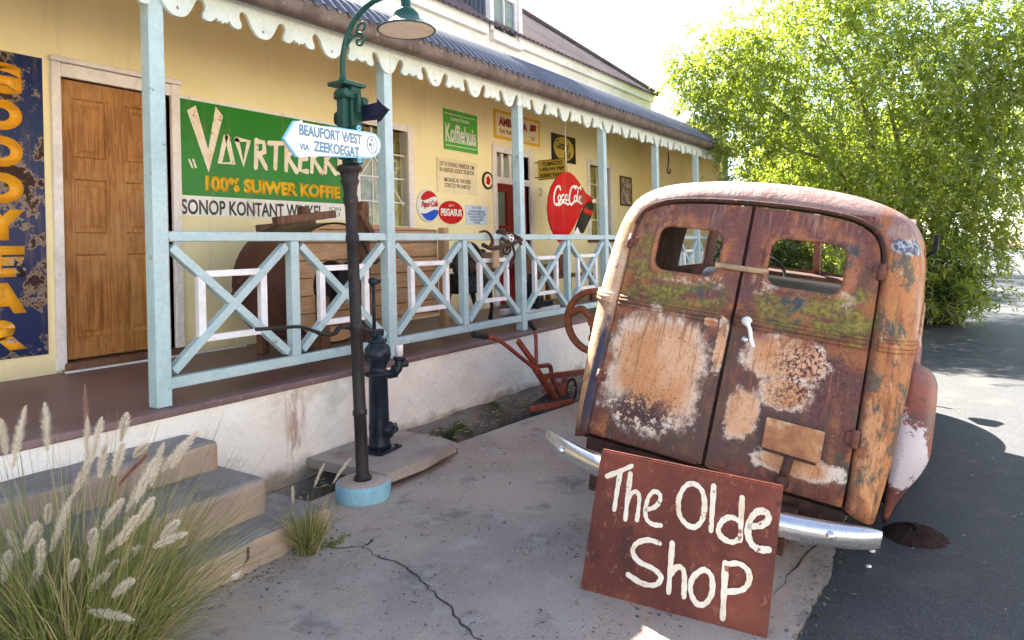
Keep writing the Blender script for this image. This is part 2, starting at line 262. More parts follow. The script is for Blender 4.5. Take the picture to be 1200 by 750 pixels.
def rustvan():
    t = NT('weathered_van_paint')
    n1 = t.noise(3, 6, .62); n2 = t.noise(9, 6, .66); n3 = t.noise(42, 4, .7); nst = t.noise(3.5, 6, .65, stretch=(1.5, 4.5, .8)); nh = t.noise(5, 6, .7, stretch=(1, 1, 4))
    o = t.sep(); y, z, x = o[1], o[2], o[0]
    rust, pur, grey, org, peach, dk = (.20, .064, .034), (.115, .041, .036), (.064, .062, .050), (.44, .17, .062), (.66, .385, .225), (.05, .028, .028)
    col = t.mix(t.ramp(nst, .40, .60), rust, pur)
    col = t.mix(t.math('MULTIPLY', t.ramp(n2, .50, .64), .75), col, org)
    col = t.mix(t.math('MULTIPLY', t.ramp(t.noise(5, 7, .7), .52, .62), .85), col, grey)
    Bl = lambda c, r, colr, soft=.25, amt=.55, mul=1., nz=None, ax=(1, 2): t.mix(t.math('MULTIPLY', t.blob(ax, c, r, soft, amt, nz or n2), mul), col, colr)
    # rear doors, upper part: purple brown with orange streaks
    col = Bl((.0, 1.0), (.60, .26), (.17, .070, .066), .2, .5, .75)
    col = t.mix(t.math('MULTIPLY', t.math('MULTIPLY', t.ramp(nst, .52, .66), t.ramp(z, .75, .95)), .7), col, (.42, .20, .13))
    for sg in (1, -1):
        ring = t.math('MULTIPLY', t.blob((1, 2), (sg * .293, .998), (.235, .178), .14, .35, n2), t.ramp(t.noise(11, 7, .75), .42, .54)); col = t.mix(t.math('MULTIPLY', ring, .85), col, (.37, .145, .065))
    for c, r in (((.13, .86), (.05, .04)), ((-.13, .88), (.06, .05)), ((-.50, .86), (.05, .05)), ((.30, .845), (.2, .018))):
        col = t.mix(t.math('MULTIPLY', t.blob((1, 2), c, r, .3, 1.1, n2), t.ramp(t.noise(20, 6, .75), .48, .54)), col, (.55, .40, .31))
    col = t.mix(t.math('MULTIPLY', t.ramp(t.noise(2.2, 6, .7, stretch=(1, 3, .55)), .52, .62), t.math('MULTIPLY', t.ramp(z, .80, .98), .6)), col, (.085, .045, .060))
    # dark primer below the belt
    col = Bl((.05, .36), (.60, .36), (.095, .066, .056), .2, .55, .75, n1)
    col = Bl((-.33, .48), (.26, .17), (.135, .062, .058), .3, .7, .9)
    # pale scoured patches
    n4 = t.noise(24, 7, .78); ne = t.math('ADD', t.math('MULTIPLY', n2, .55), t.math('MULTIPLY', n4, .45)); nf = t.noise(58, 5, .72)
    cream = (.72, .59, .48)
    def patch(c, r, amt=.75, hole=None):
        nonlocal col
        m = t.blob((1, 2), c, r, .13, amt, ne); inner = t.blob((1, 2), c, (r[0] * .86, r[1] * .86), .3, amt * 1.3, n1)
        pc = t.mix(inner, cream, peach); pc = t.mix(t.math('MULTIPLY', t.math('MULTIPLY', inner, t.ramp(n1, .42, .56)), .85), pc, (.54, .24, .10)); pc = t.mix(t.math('MULTIPLY', t.ramp(nf, .635, .67), .7), pc, (.10, .045, .035))
        m = t.math('MULTIPLY', m, t.math('SUBTRACT', 1, t.math('MULTIPLY', t.ramp(n4, .61, .67), .85)))
        col = t.mix(m, col, pc)
    patch((.335, .375), (.250, .285), .70)
    col = t.mix(t.math('MULTIPLY', t.blob((1, 2), (.36, .15), (.20, .10), .4, .9, n2), t.ramp(t.math('ADD', t.math('MULTIPLY', nf, .5), t.math('MULTIPLY', n2, .5)), .47, .51)), col, (.085, .045, .042))
    patch((-.28, .555), (.185, .105), .95); patch((-.31, .40), (.11, .075), 1.0); patch((-.13, .27), (.075, .115), .95); patch((-.40, .11), (.18, .05), 1.1); patch((.10, .66), (.03, .02), 1.2); patch((.03, .55), (.025, .12), 1.4)
    col = t.mix(t.math('MULTIPLY', t.blob((1, 2), (-.42, .50), (.17, .20), .5, .9, n2), t.ramp(nf, .50, .54)), col, (.10, .038, .042))
    # lichen green band under the windows
    gm = t.math('MULTIPLY', t.ramp(t.math('ADD', t.math('MULTIPLY', nh, .6), t.math('MULTIPLY', n4, .4)), .42, .53), .95)
    grn = t.mix(t.ramp(n3, .4, .6), (.27, .215, .045), (.12, .105, .035))
    for c, r in (((.36, .785), (.29, .085)), ((-.44, .785), (.19, .095)), ((-.22, .77), (.12, .08)), ((.54, .95), (.06, .18)), ((-.56, .80), (.04, .16))):
        col = t.mix(t.math('MULTIPLY', t.blob((1, 2), c, r, .4, .6, n2), gm), col, grn)
    dkm = t.ramp(t.noise(6, 6, .7), .48, .6)
    for c, r in (((-.2, .80), (.17, .09)), ((-.12, .74), (.05, .10)), ((.12, .80), (.10, .05)), ((-.47, 1.07), (.04, .05))):
        col = t.mix(t.math('MULTIPLY', t.blob((1, 2), c, r, .4, .7, n2), dkm), col, (.05, .068, .085))
    # right corner panel
    side = t.ramp(y, -.615, -.66)
    cp = t.mix(t.ramp(nst, .42, .6), (.42, .175, .07), (.23, .085, .045)); cp = t.mix(t.math('MULTIPLY', t.ramp(t.noise(7, 7, .75), .53, .57), .9), cp, (.085, .085, .07))
    cp = t.mix(t.math('MULTIPLY', t.ramp(t.noise(2.6, 6, .65, stretch=(2, 4, .6)), .50, .62), t.ramp(z, .68, .75)), cp, (.48, .31, .07))
    cp = t.mix(t.math('MULTIPLY', t.blob((0, 2), (.50, .80), (.11, .16), .4, .6, n2), .8), cp, (.56, .38, .30))
    cp = t.mix(t.math('MULTIPLY', t.ramp(t.noise(4, 7, .72, stretch=(1.4, 1.4, .7)), .53, .62), .85), cp, (.56, .29, .135)); cp = t.mix(t.math('MULTIPLY', t.ramp(t.noise(6, 7, .75, stretch=(2, 4, .45)), .54, .64), t.ramp(z, .66, .55)), cp, (.07, .062, .05)); cp = t.mix(t.ramp(t.noise(6, 7, .75, stretch=(2, 3, .6)), .62, .68), cp, (.62, .52, .38))
    cp = t.mix(t.blob((0, 2), (.47, .83), (.022, .075), .2, .3, n2), cp, (.12, .04, .035))
    cp = t.mix(t.blob((0, 2), (.48, 1.14), (.20, .035), .3, .7, n2), cp, t.mix(t.ramp(n3, .45, .6), (.055, .085, .14), (.40, .42, .46)))
    col = t.mix(side, col, cp)
    # left corner panel: bare orange, blue remnant low down
    lc = t.mix(t.ramp(n1, .42, .62), (.56, .30, .14), (.68, .47, .32)); lc = t.mix(t.math('MULTIPLY', t.ramp(n2, .56, .64), .8), lc, (.30, .11, .05))
    lc = t.mix(t.math('MULTIPLY', t.blob((1, 2), (.655, .25), (.035, .32), .2, .5, n2), .95), lc, (.035, .045, .085))
    lc = t.mix(t.math('MULTIPLY', t.ramp(t.math('ADD', z, t.math('MULTIPLY', n2, .25)), .25, .08), .9), lc, (.16, .06, .04))
    col = t.mix(t.ramp(y, .615, .64), col, lc)
    # roof: chalky pink
    rf = t.mix(t.ramp(n2, .42, .65), (.30, .195, .175), (.22, .125, .115)); rf = t.mix(t.math('MULTIPLY', t.ramp(t.noise(14, 6, .7), .58, .66), .7), rf, (.28, .12, .09))
    rfm = t.ramp(t.math('ADD', z, t.math('MULTIPLY', t.math('SUBTRACT', n2, .5), .07)), 1.165, 1.19)
    rfm = t.math('MULTIPLY', rfm, t.math('MAXIMUM', t.ramp(z, 1.262, 1.272), t.ramp(t.math('ABSOLUTE', y), .60, .63)))
    col = t.mix(rfm, col, rf)
    col = t.mix(t.math('MULTIPLY', t.math('MULTIPLY', t.ramp(t.math('ABSOLUTE', t.math('SUBTRACT', t.math('ABSOLUTE', y), .605)), .05, .0), t.ramp(n2, .44, .56)), .8), col, (.33, .12, .05))
    col = t.mix(t.math('MULTIPLY', t.math('MULTIPLY', t.ramp(t.math('ABSOLUTE', t.math('SUBTRACT', z, .64)), .06, .0), t.ramp(nst, .44, .56)), .8), col, (.30, .11, .06))
    dr = t.noise(7, 6, .7, stretch=(1, 5.5, .28)); below = t.math('MULTIPLY', t.ramp(z, .10, .55), t.ramp(z, .69, .66)); col = t.mix(t.math('MULTIPLY', t.math('MULTIPLY', t.ramp(dr, .53, .60), below), .65), col, (.27, .10, .05)); col = t.mix(t.math('MULTIPLY', t.math('MULTIPLY', t.ramp(t.noise(8, 6, .7, stretch=(1, 6, .25)), .56, .66), t.ramp(z, .80, .92)), .28), col, (.50, .33, .25))
    # scratches, fine pitting and streaks
    col = t.mix(t.math('MULTIPLY', t.ramp(t.noise(26, 6, .75, stretch=(1, 2.5, .7)), .63, .70), .6), col, (.62, .52, .45))
    col = t.mix(t.math('MULTIPLY', t.ramp(t.noise(75, 5, .75), .56, .66), .75), col, (.055, .028, .024))
    col = t.mix(t.math('MULTIPLY', t.ramp(t.noise(13, 6, .75, stretch=(1.5, 5, .5)), .58, .66), .55), col, (.12, .045, .03))
    t.bump(t.math('ADD', t.math('MULTIPLY', n1, 2.4), t.math('MULTIPLY', n4, .5)), .40, .018)
    return t.fin(col, t.math('ADD', t.math('MULTIPLY', n2, .35), .42), 0., .2)
M['van'] = rustvan()
M['hinge'] = wear('hinge_rust', (.17, .065, .05), (.11, .045, .04), 14, .4, .6, (.30, .13, .07), 30, .6, .06, rough=.65)
M['plate'] = wear('orange_plate', (.42, .19, .085), (.30, .12, .06), 9, .4, .6, (.62, .40, .22), 5, .56, .12, rough=.55)
def fendmat():
    t = NT('weathered_fender_paint'); n2 = t.noise(8, 6, .68); n1 = t.noise(3, 5, .6)
    col = t.mix(t.ramp(n1, .4, .6), (.26, .085, .05), (.14, .055, .045)); col = t.mix(t.math('MULTIPLY', t.ramp(n2, .52, .6), .8), col, (.10, .06, .055))
    col = t.mix(t.math('MULTIPLY', t.blob((0, 2), (.66, .13), (.11, .21), .10, 1.5, t.noise(7, 7, .75)), t.ramp(t.noise(16, 6, .75), .64, .60)), col, (.54, .49, .52)); t.bump(n2, .15, .01); return t.fin(col, .5)
M['fender'] = fendmat()

# ------------------------------------------------------------------ mesh helpers
class MB:
    def __init__(s): s.bm = bmesh.new(); s.mi = 0
    def face(s, pts, mi=None, smooth=False):
        try: f = s.bm.faces.new([s.bm.verts.new(p) for p in pts])
        except ValueError: return
        f.material_index = s.mi if mi is None else mi; f.smooth = smooth; return f
    def box(s, c, d, rot=None, bev=0., mi=None):
        r = bmesh.ops.create_cube(s.bm, size=1); vs_ = r['verts']
        m = Matrix.Translation(Vector(c)) @ (rot.to_4x4() if rot else Matrix()) @ Matrix.Diagonal((*d, 1))
        bmesh.ops.transform(s.bm, matrix=m, verts=vs_)
        fs = {f for v in vs_ for f in v.link_faces}
        for f in fs: f.material_index = s.mi if mi is None else mi
        if bev:
            es = list({e for v in vs_ for e in v.link_edges})
            bmesh.ops.bevel(s.bm, geom=es, offset=bev, segments=2, affect='EDGES', profile=.5)
        return s
    def bx(s, x0, x1, y0, y1, z0, z1, bev=0., mi=None):
        return s.box(((x0 + x1) / 2, (y0 + y1) / 2, (z0 + z1) / 2), (abs(x1 - x0), abs(y1 - y0), abs(z1 - z0)), None, bev, mi)
    def bar(s, p, q, w, h, up=(0, 1, 0), bev=.003):          # w across, h along "up"
        p, q = Vector(p), Vector(q); a = (q - p); L = a.length; a.normalize(); u = Vector(up); b = a.cross(u).normalized(); u = b.cross(a).normalized()
        return s.box((p + q) / 2, (L, w, h), Matrix((a, b, u)).transposed(), bev)
    def tube(s, pts, r, seg=10, caps=True, smooth=True, flat=None):
        pts = [Vector(p) for p in pts]; n = len(pts); rs = r if isinstance(r, (list, tuple)) else [r] * n
        rings = []; ref = None
        for i, p in enumerate(pts):
            d = (pts[min(i + 1, n - 1)] - pts[max(i - 1, 0)]).normalized()
            if ref is None: ref = Vector((0, 0, 1)) if abs(d.z) < .9 else Vector((1, 0, 0))
            b = d.cross(ref).normalized(); ref = b.cross(d).normalized()
            rings.append([s.bm.verts.new(p + (b * math.cos(k * 2 * math.pi / seg) + ref * math.sin(k * 2 * math.pi / seg)) * rs[i]) for k in range(seg)])
        for a, b in zip(rings, rings[1:]):
            for k in range(seg):
                f = s.bm.faces.new((a[k], a[(k + 1) % seg], b[(k + 1) % seg], b[k])); f.smooth = smooth; f.material_index = s.mi
        if caps:
            for rg in (rings[0][::-1], rings[-1]): f = s.bm.faces.new(rg); f.material_index = s.mi
        return s
    def lathe(s, prof, o=(0, 0, 0), ax=(0, 0, 1), seg=24, smooth=True):
        ax = Vector(ax).normalized(); o = Vector(o); ref = Vector((1, 0, 0)) if abs(ax.x) < .9 else Vector((0, 1, 0))
        b = ax.cross(ref).normalized(); c = ax.cross(b)
        rings = [[s.bm.verts.new(o + ax * h + (b * math.cos(k * 2 * math.pi / seg) + c * math.sin(k * 2 * math.pi / seg)) * max(r, 1e-4)) for k in range(seg)] for r, h in prof]
        for a, d in zip(rings, rings[1:]):
            for k in range(seg):
                f = s.bm.faces.new((a[k], a[(k + 1) % seg], d[(k + 1) % seg], d[k])); f.smooth = smooth; f.material_index = s.mi
        for rg in (rings[0], rings[-1]):
            try: f = s.bm.faces.new(rg); f.material_index = s.mi
            except ValueError: pass
        return s
    def torus(s, c, ax, Rr, r, seg=32, seg2=10, flat=1.):
        ax = Vector(ax).normalized(); ref = Vector((0, 0, 1)) if abs(ax.z) < .9 else Vector((1, 0, 0)); b = ax.cross(ref).normalized(); d = ax.cross(b); c = Vector(c); rings = []
        for k in range(seg):
            a = k * 2 * math.pi / seg; rd = b * math.cos(a) + d * math.sin(a)
            rings.append([s.bm.verts.new(c + rd * (Rr + r * math.cos(q * 2 * math.pi / seg2)) + ax * r * flat * math.sin(q * 2 * math.pi / seg2)) for q in range(seg2)])
        for k in range(seg):
            A, B = rings[k], rings[(k + 1) % seg]
            for q in range(seg2):
                f = s.bm.faces.new((A[q], A[(q + 1) % seg2], B[(q + 1) % seg2], B[q])); f.smooth = True; f.material_index = s.mi
        return s
    def grid(s, rows, smooth=True, close=False, mi=None, skip=None):
        vr = [[s.bm.verts.new(p) for p in r] for r in rows]
        for i, (a, b) in enumerate(zip(vr, vr[1:])):
            n = len(a)
            for k in range(n if close else n - 1):
                if skip and skip(i, k): continue
                f = s.bm.faces.new((a[k], a[(k + 1) % n], b[(k + 1) % n], b[k])); f.smooth = smooth; f.material_index = s.mi if mi is None else mi
        return s
    def sheet(s, outer, holes, fmap, th, cuts=None):          # plate with holes; (u,v,w)->point by fmap, w=0 front, w=th back
        tb = bmesh.new(); es = []; loops = [outer] + list(holes)
        for lp in loops:
            vv = [tb.verts.new((p[0], p[1], 0)) for p in lp]
            for a, b in zip(vv, vv[1:] + vv[:1]): es.append(tb.edges.new((a, b)))
        bmesh.ops.triangle_fill(tb, edges=es, use_beauty=True, use_dissolve=False)
        for ax, vals in (cuts or {}).items():
            for v in vals:
                g = tb.verts[:] + tb.edges[:] + tb.faces[:]
                co = Vector((v, 0, 0)) if ax == 0 else Vector((0, v, 0)); no = Vector((1, 0, 0)) if ax == 0 else Vector((0, 1, 0))
                bmesh.ops.bisect_plane(tb, geom=g, plane_co=co, plane_no=no, dist=1e-5)
        vmap = {}; 
        for w in (0, th):
            for v in tb.verts: vmap[(v, w)] = s.bm.verts.new(fmap(v.co.x, v.co.y, w))
        for f in tb.faces:
            for w in (0, th):
                try: nf = s.bm.faces.new([vmap[(v, w)] for v in f.verts]); nf.material_index = s.mi; nf.smooth = False
                except ValueError: pass
        for e in tb.edges:
            if len(e.link_faces) == 1:
                a, b = e.verts
                try: nf = s.bm.faces.new((vmap[(a, 0)], vmap[(b, 0)], vmap[(b, th)], vmap[(a, th)])); nf.material_index = s.mi
                except ValueError: pass
        tb.free(); return s
    def build(s, name, mats, parent=None, origin=None, smooth_angle=None, recalc=True):
        if recalc: bmesh.ops.recalc_face_normals(s.bm, faces=s.bm.faces[:])
        me = bpy.data.meshes.new(name)
        if origin is not None: bmesh.ops.translate(s.bm, vec=-Vector(origin), verts=s.bm.verts[:])
        s.bm.to_mesh(me); s.bm.free()
        return link(name, me, mats, parent, origin)
LOC = {}
def link(name, me, mats, parent=None, origin=None):
    for m in (mats if isinstance(mats, (list, tuple)) else [mats]): me.materials.append(M[m] if isinstance(m, str) else m)
    o = bpy.data.objects.new(name, me); COL.objects.link(o)
    if origin is not None: o.location = origin
    if parent is not None:
        o.parent = parent
        if parent.name not in LOC and parent.type == 'EMPTY': o.matrix_parent_inverse = Matrix.Translation(-Vector(parent.location))
    return o
def tag(o, label=None, cat=None, group=None, kind=None):
    if label: o['label'] = label
    if cat: o['category'] = cat
    if group: o['group'] = group
    if kind: o['kind'] = kind
    return o
def thing(name, loc, label, cat, group=None):
    o = bpy.data.objects.new(name, None); COL.objects.link(o); o.location = loc; o.empty_display_size = .2
    return tag(o, label, cat, group)
def smoothcurve(pts, n=6, closed=False):
    P = [Vector(p) for p in pts]; out = []; N = len(P)
    if closed: P = P[:-1] if (P[0] - P[-1]).length < 1e-6 else P; N = len(P)
    for i in range(N if closed else N - 1):
        p0 = P[(i - 1) % N] if closed else P[max(i - 1, 0)]; p1 = P[i]; p2 = P[(i + 1) % N]; p3 = P[(i + 2) % N] if closed else P[min(i + 2, N - 1)]
        for k in range(n):
            t = k / n; out.append(.5 * ((2 * p1) + (p2 - p0) * t + (2 * p0 - 5 * p1 + 4 * p2 - p3) * t * t + (3 * p1 - p0 - 3 * p2 + p3) * t ** 3))
    out.append(P[0].copy() if closed else P[-1]); return out
class Frame:                                                   # a flat board: origin, right, up, outward normal
    def __init__(s, o, ex, ez, n): s.o, s.ex, s.ez, s.n = Vector(o), Vector(ex), Vector(ez), Vector(n)
    def at(s, u, v, w=0.): return s.o + s.ex * u + s.ez * v + s.n * w
WALLY = 5.66
def wallframe(Y): return Frame((0, Y, 0), (1, 0, 0), (0, 0, 1), (0, -1, 0))
def text(body, fr, cu, cv, w, h, mat, parent, lift=.0015, bold=0., shear=0., th=.0012, name='lettering', arch=0., skew=0.):
    cu_ = bpy.data.curves.new('txt', 'FONT'); cu_.body = body; cu_.align_x = 'CENTER'; cu_.resolution_u = 5; cu_.offset = bold; cu_.shear = shear; cu_.space_line = .95
    ob = bpy.data.objects.new('txt', cu_); COL.objects.link(ob)
    dg = bpy.context.evaluated_depsgraph_get(); me = bpy.data.meshes.new_from_object(ob.evaluated_get(dg))
    bpy.data.objects.remove(ob); bpy.data.curves.remove(cu_)
    co = np.empty(len(me.vertices) * 3); me.vertices.foreach_get('co', co); co = co.reshape(-1, 3)
    lo, hi = co.min(0), co.max(0); sc = (w / max(hi[0] - lo[0], 1e-6), h / max(hi[1] - lo[1], 1e-6))
    bm = bmesh.new(); bm.from_mesh(me); bpy.data.meshes.remove(me)
    def mp(v, wv):
        u = (v.x - (lo[0] + hi[0]) / 2) * sc[0]; q = (v.y - (lo[1] + hi[1]) / 2) * sc[1]
        return fr.at(cu + u, cv + q + arch * (1 - (2 * u / w) ** 2) + skew * u, wv)
    r = bmesh.ops.extrude_face_region(bm, geom=bm.faces[:]); top = [g for g in r['geom'] if isinstance(g, bmesh.types.BMVert)]; ts = set(top)
    for v in bm.verts: v.co = mp(v.co, lift + (th if v in ts else 0.))
    me = bpy.data.meshes.new(name); bmesh.ops.recalc_face_normals(bm, faces=bm.faces[:]); bm.to_mesh(me); bm.free()
    return link(name, me, mat, parent)
def stroke(mb, fr, pts, w, lift=.001, th=.0012, closed=False, curve=True, n=6, endw=None):   # brush stroke lying on a board
    P = [Vector((p[0], p[1], 0)) for p in pts]
    if curve and len(P) > 2: P = smoothcurve(P, n, closed)
    if closed and (P[0] - P[-1]).length < 1e-6: P = P[:-1]
    N = len(P); L, Rr = [], []; ws = [w * (1 + .10 * math.sin(i * 1.7 + len(pts)) + .10 * math.sin(i * .45 + len(pts) * 2.3)) for i in range(N)]
    if endw: ws = [w + (endw - w) * i / (N - 1) for i in range(N)]
    for i, p in enumerate(P):
        if closed: d = P[(i + 1) % N] - P[i - 1]
        else: d = P[min(i + 1, N - 1)] - P[max(i - 1, 0)]
        d.normalize(); nn = Vector((-d.y, d.x, 0)) * ws[i] / 2; L.append(p + nn); Rr.append(p - nn)
    if not closed:
        for k, s_ in ((0, -1), (N - 1, 1)): pass
    f = lambda q, l: fr.at(q.x, q.y, l)
    tl = [mb.bm.verts.new(f(q, lift + th)) for q in L]; tr = [mb.bm.verts.new(f(q, lift + th)) for q in Rr]
    bl = [mb.bm.verts.new(f(q, lift - .0008)) for q in L]; br = [mb.bm.verts.new(f(q, lift - .0008)) for q in Rr]
    K = N if closed else N - 1
    for i in range(K):
        j = (i + 1) % N
        for q in ((tl[i], tr[i], tr[j], tl[j]), (tl[j], bl[j], bl[i], tl[i]), (tr[i], br[i], br[j], tr[j])): mb.bm.faces.new(q).material_index = mb.mi
    if not closed:
        for e, sg in ((0, -1), (N - 1, 1)):
            d = (P[1] - P[0]).normalized() * -1 if e == 0 else (P[-1] - P[-2]).normalized(); nn = Vector((-d.y, d.x, 0)); arc = []
            for k in range(1, 5):
                a = math.pi * k / 5; arc.append(P[e] + (nn * math.cos(a) + d * math.sin(a)) * ws[e] / 2)
            va = [mb.bm.verts.new(f(q, lift + th)) for q in arc]
            lp = [tl[e]] + va + [tr[e]] if sg > 0 else [tr[e]] + va + [tl[e]]
            mb.bm.faces.new(lp).material_index = mb.mi
def rrect(u0, u1, v0, v1, r, n=5):
    out = []
    for cx, cy, a0 in ((u1 - r, v1 - r, 0), (u0 + r, v1 - r, 90), (u0 + r, v0 + r, 180), (u1 - r, v0 + r, 270)):
        for k in range(n + 1): a = R(a0 + 90 * k / n); out.append((cx + r * math.cos(a), cy + r * math.sin(a)))
    return out
def ell(cu, cv, ru, rv, n=40): return [(cu + ru * math.cos(2 * math.pi * k / n), cv + rv * math.sin(2 * math.pi * k / n)) for k in range(n)]
def rect(u0, u1, v0, v1): return [(u0, v0), (u1, v0), (u1, v1), (u0, v1)]

# ================================================================== setting
drift = lambda X: .013 * (X - 2.5)                             # the old eaves line rises slightly along the street
g = MB(); Z0 = -.04
for x0, x1, y0, y1 in ((-400, 900, -400, .3), (-400, 900, 3.72, 500), (-400, -6, .3, 3.72), (13.2, 900, .3, 3.72)):
    g.face([(x0, y0, Z0 - .35 if False else Z0), (x1, y0, Z0), (x1, y1, Z0), (x0, y1, Z0)])
tag(g.build('ground', 'earth'), kind='structure')
g = MB(); g.face([(-120, -7, -.012), (600, -7, -.012), (600, .53, -.012), (-120, .53, -.012)]); tag(g.build('road', 'asphalt'), kind='structure')
g = MB(); edge = [(-6, 3.28), (2.4, 3.29), (4.0, 3.27), (5.0, 3.18), (5.6, 3.09), (8, 3.06), (13.2, 3.06)]
top = [(-6, .52)] + [(x, .52 + .014 * math.sin(x * 5.3) + random.uniform(-.007, .007) + .004 * math.sin(x * 17 + 2 * math.sin(x * 7))) for x in np.arange(-5, 13.1, .035)] + [(13.2, .52)]
P = top + edge[::-1]
vt = [g.bm.verts.new((x, y, 0)) for x, y in P]; vb = [g.bm.verts.new((x, y, -.4)) for x, y in P]; g.bm.faces.new(vt)
for i in range(len(P)): j = (i + 1) % len(P); f = g.bm.faces.new((vt[i], vb[i], vb[j], vt[j])); f.material_index = 1
g.bx(13.2, 90, .52, 3.2, -.4, -.004)
tag(g.build('pavement', ['pave', 'bank']), kind='structure')
def strip(pts, w, z, name, mat='crack'):
    mb = MB(); fr = Frame((0, 0, z), (1, 0, 0), (0, 1, 0), (0, 0, 1)); rr = random.Random(len(pts))
    Q = smoothcurve([(p[0], p[1], 0) for p in pts], 5); Q = [q + Vector((rr.uniform(-.012, .012), rr.uniform(-.012, .012), 0)) for q in Q]
    for a, b in zip(range(len(Q)), range(1, len(Q))): pass
    N = len(Q); l, r_ = [], []
    for i, q in enumerate(Q):
        d = (Q[min(i + 1, N - 1)] - Q[max(i - 1, 0)]).normalized(); nn = Vector((-d.y, d.x, 0)) * w * rr.uniform(.3, 1) * min(1, (i + .3) / 4, (N - i - .3) / 4) / 2; l.append(q + nn); r_.append(q - nn)
    for i in range(N - 1): mb.face([fr.at(l[i].x, l[i].y), fr.at(r_[i].x, r_[i].y), fr.at(r_[i + 1].x, r_[i + 1].y), fr.at(l[i + 1].x, l[i + 1].y)])
    return tag(mb.build(name, mat), kind='structure')
G0 = lambda *ps: [atz(x, y, 0) for x, y in ps]
strip(G0((372, 641), (400, 643), (424, 641), (441, 652), (470, 661), (492, 681), (510, 697), (528, 712), (545, 735), (570, 760)), .0115, .003, 'pavement_crack')
strip(G0((424, 641), (432, 637), (437, 632)), .016, .0034, 'pavement_crack')
strip(G0((905, 700), (940, 655), (975, 620)), .012, .003, 'pavement_crack')
# open stormwater gutter between pavement and plinth
g = MB(); g.bx(-6, 13.2, 3.0, 3.9, -.5, -.30); g.bx(3.6, 13.2, 3.62, 3.9, -.31, -.06)
rr = random.Random(3); rows = []
for i in range(60):
    X = 3.75 + i * .16; rows.append([(X, Y + rr.uniform(-.012, .012), z + rr.uniform(-.015, .015)) for Y, z in ((3.25, -.24), (3.36, -.20), (3.46, -.13), (3.54, -.03), (3.62, .035), (3.735, .06))])
g.grid(rows); tag(g.build('gutter_channel', 'bank'), kind='structure')

g = MB(); g.face([(-60, -60, -.02), (80, -60, -.02), (80, -7.0, -.02), (-60, -7.0, -.02)]); tag(g.build('bounce_verge', 'sand'), kind='structure')  # unseen pale ground added to throw sunlight back at the shop
H_ = thing('sun_bounce_house', (2, -13, 0), 'unseen white walled house added across the road to bounce sunlight onto the shop', 'house')  # unseen house, added so sunlight bounces off it onto the facade
mb = MB(); mb.sheet(rect(-16, 20, -.1, 4.2), [rect(x, x + 1.1, .9, 2.4) for x in (-13, -8, 4, 9, 15)] + [rect(-2.5, -1.3, .0, 2.3)], lambda u, v, w: (u, -12 - w, v), .3); mb.bx(-16, 20, -20, -19.7, -.1, 4.2); mb.bx(-16, -15.7, -19.7, -12.3, -.1, 4.2); mb.bx(19.7, 20, -19.7, -12.3, -.1, 4.2); mb.build('wall', 'wallwhite', H_)
mb = MB(); mb.face([(-16.4, -11.6, 4.2), (20.4, -11.6, 4.2), (20.4, -16, 6.4), (-16.4, -16, 6.4)]); mb.face([(-16.4, -20.4, 4.2), (20.4, -20.4, 4.2), (20.4, -16, 6.4), (-16.4, -16, 6.4)]); mb.build('roof', 'corrpink', H_)
for x in (-13, -8, 4, 9, 15):
    mb = MB(); mb.bx(x, x + 1.1, -12.12, -12.08, .9, 2.4); f_ = mb.build('window', 'glass', H_); mb = MB(); mb.bx(x + .52, x + .58, -12.07, -12.03, .9, 2.4); mb.bx(x, x + 1.1, -12.069, -12.031, 1.6, 1.66); mb.build('sash', 'frame', f_)
mb = MB(); mb.bx(-2.5, -1.3, -12.15, -12.1, 0, 2.3); mb.build('door', 'doorwood', H_)
# ================================================================== shop building
B = thing('shop_building', (6, 5.66, 0), 'pale yellow old shop with a raised veranda, white scalloped trim and corrugated roof', 'building')
BX0, BX1 = -5., 13.72
holes = [(2.40, 3.26, .64, 2.885), (5.46, 6.28, 1.80, 2.97), (8.2, 9.12, .64, 2.93), (11.26, 12.14, 1.66, 3.02)]
mb = MB(); mb.sheet(rect(BX0, BX1, .3, 4.22), [rect(a, b, c if c > .7 else .641, d) for a, b, c, d in holes], lambda u, v, w: (u, WALLY + w, v), .28)
mb.bx(BX1 - .001, BX1 + .25, 3.95, 5.94, .3, 4.0)
mb.build('wall', 'wall', B)
mb = MB(); mb.bx(BX0, 14.3, 5.60, 5.9, 4.221, 4.72); mb.build('upper_wall', 'wallwhite', B)
mb = MB()                                                      # eaves boards, follow the rise of the roof
mb.grid([[(X, 5.52, 4.50 + drift(X)), (X, 5.52, 4.67 + drift(X)), (X, 5.6, 4.67 + drift(X)), (X, 5.6, 4.50 + drift(X)), (X, 5.52, 4.50 + drift(X))] for X in (-5, 0, 5, 7.92)], False)
mb.grid([[(X, 5.52, 4.50 + drift(X)), (X, 5.52, 4.67 + drift(X)), (X, 5.6, 4.67 + drift(X)), (X, 5.6, 4.50 + drift(X)), (X, 5.52, 4.50 + drift(X))] for X in (8.82, 14.28)], False)
mb.build('eaves_board', 'wallwhite', B)
# plinth and deck
mb = MB(); rr = random.Random(5); rows = []
xs = np.arange(-5, 13.8, .09)
for X in xs: rows.append([(X, 3.71 + rr.uniform(-.006, .006) + (.02 if z < .06 else 0), z) for z in (-.45, -.1, .0, .06, .14, .22, .3, .38, .46, .54, .60)])
mb.grid(rows); mb.bx(-5, 13.8, 3.74, 5.7, -.4, .59); mb.build('plinth', 'plinth', B)
mb = MB(); mb.bx(-5, 13.72, 3.695, 5.68, .595, .64, .012); mb.build('veranda_deck', 'deck', B)
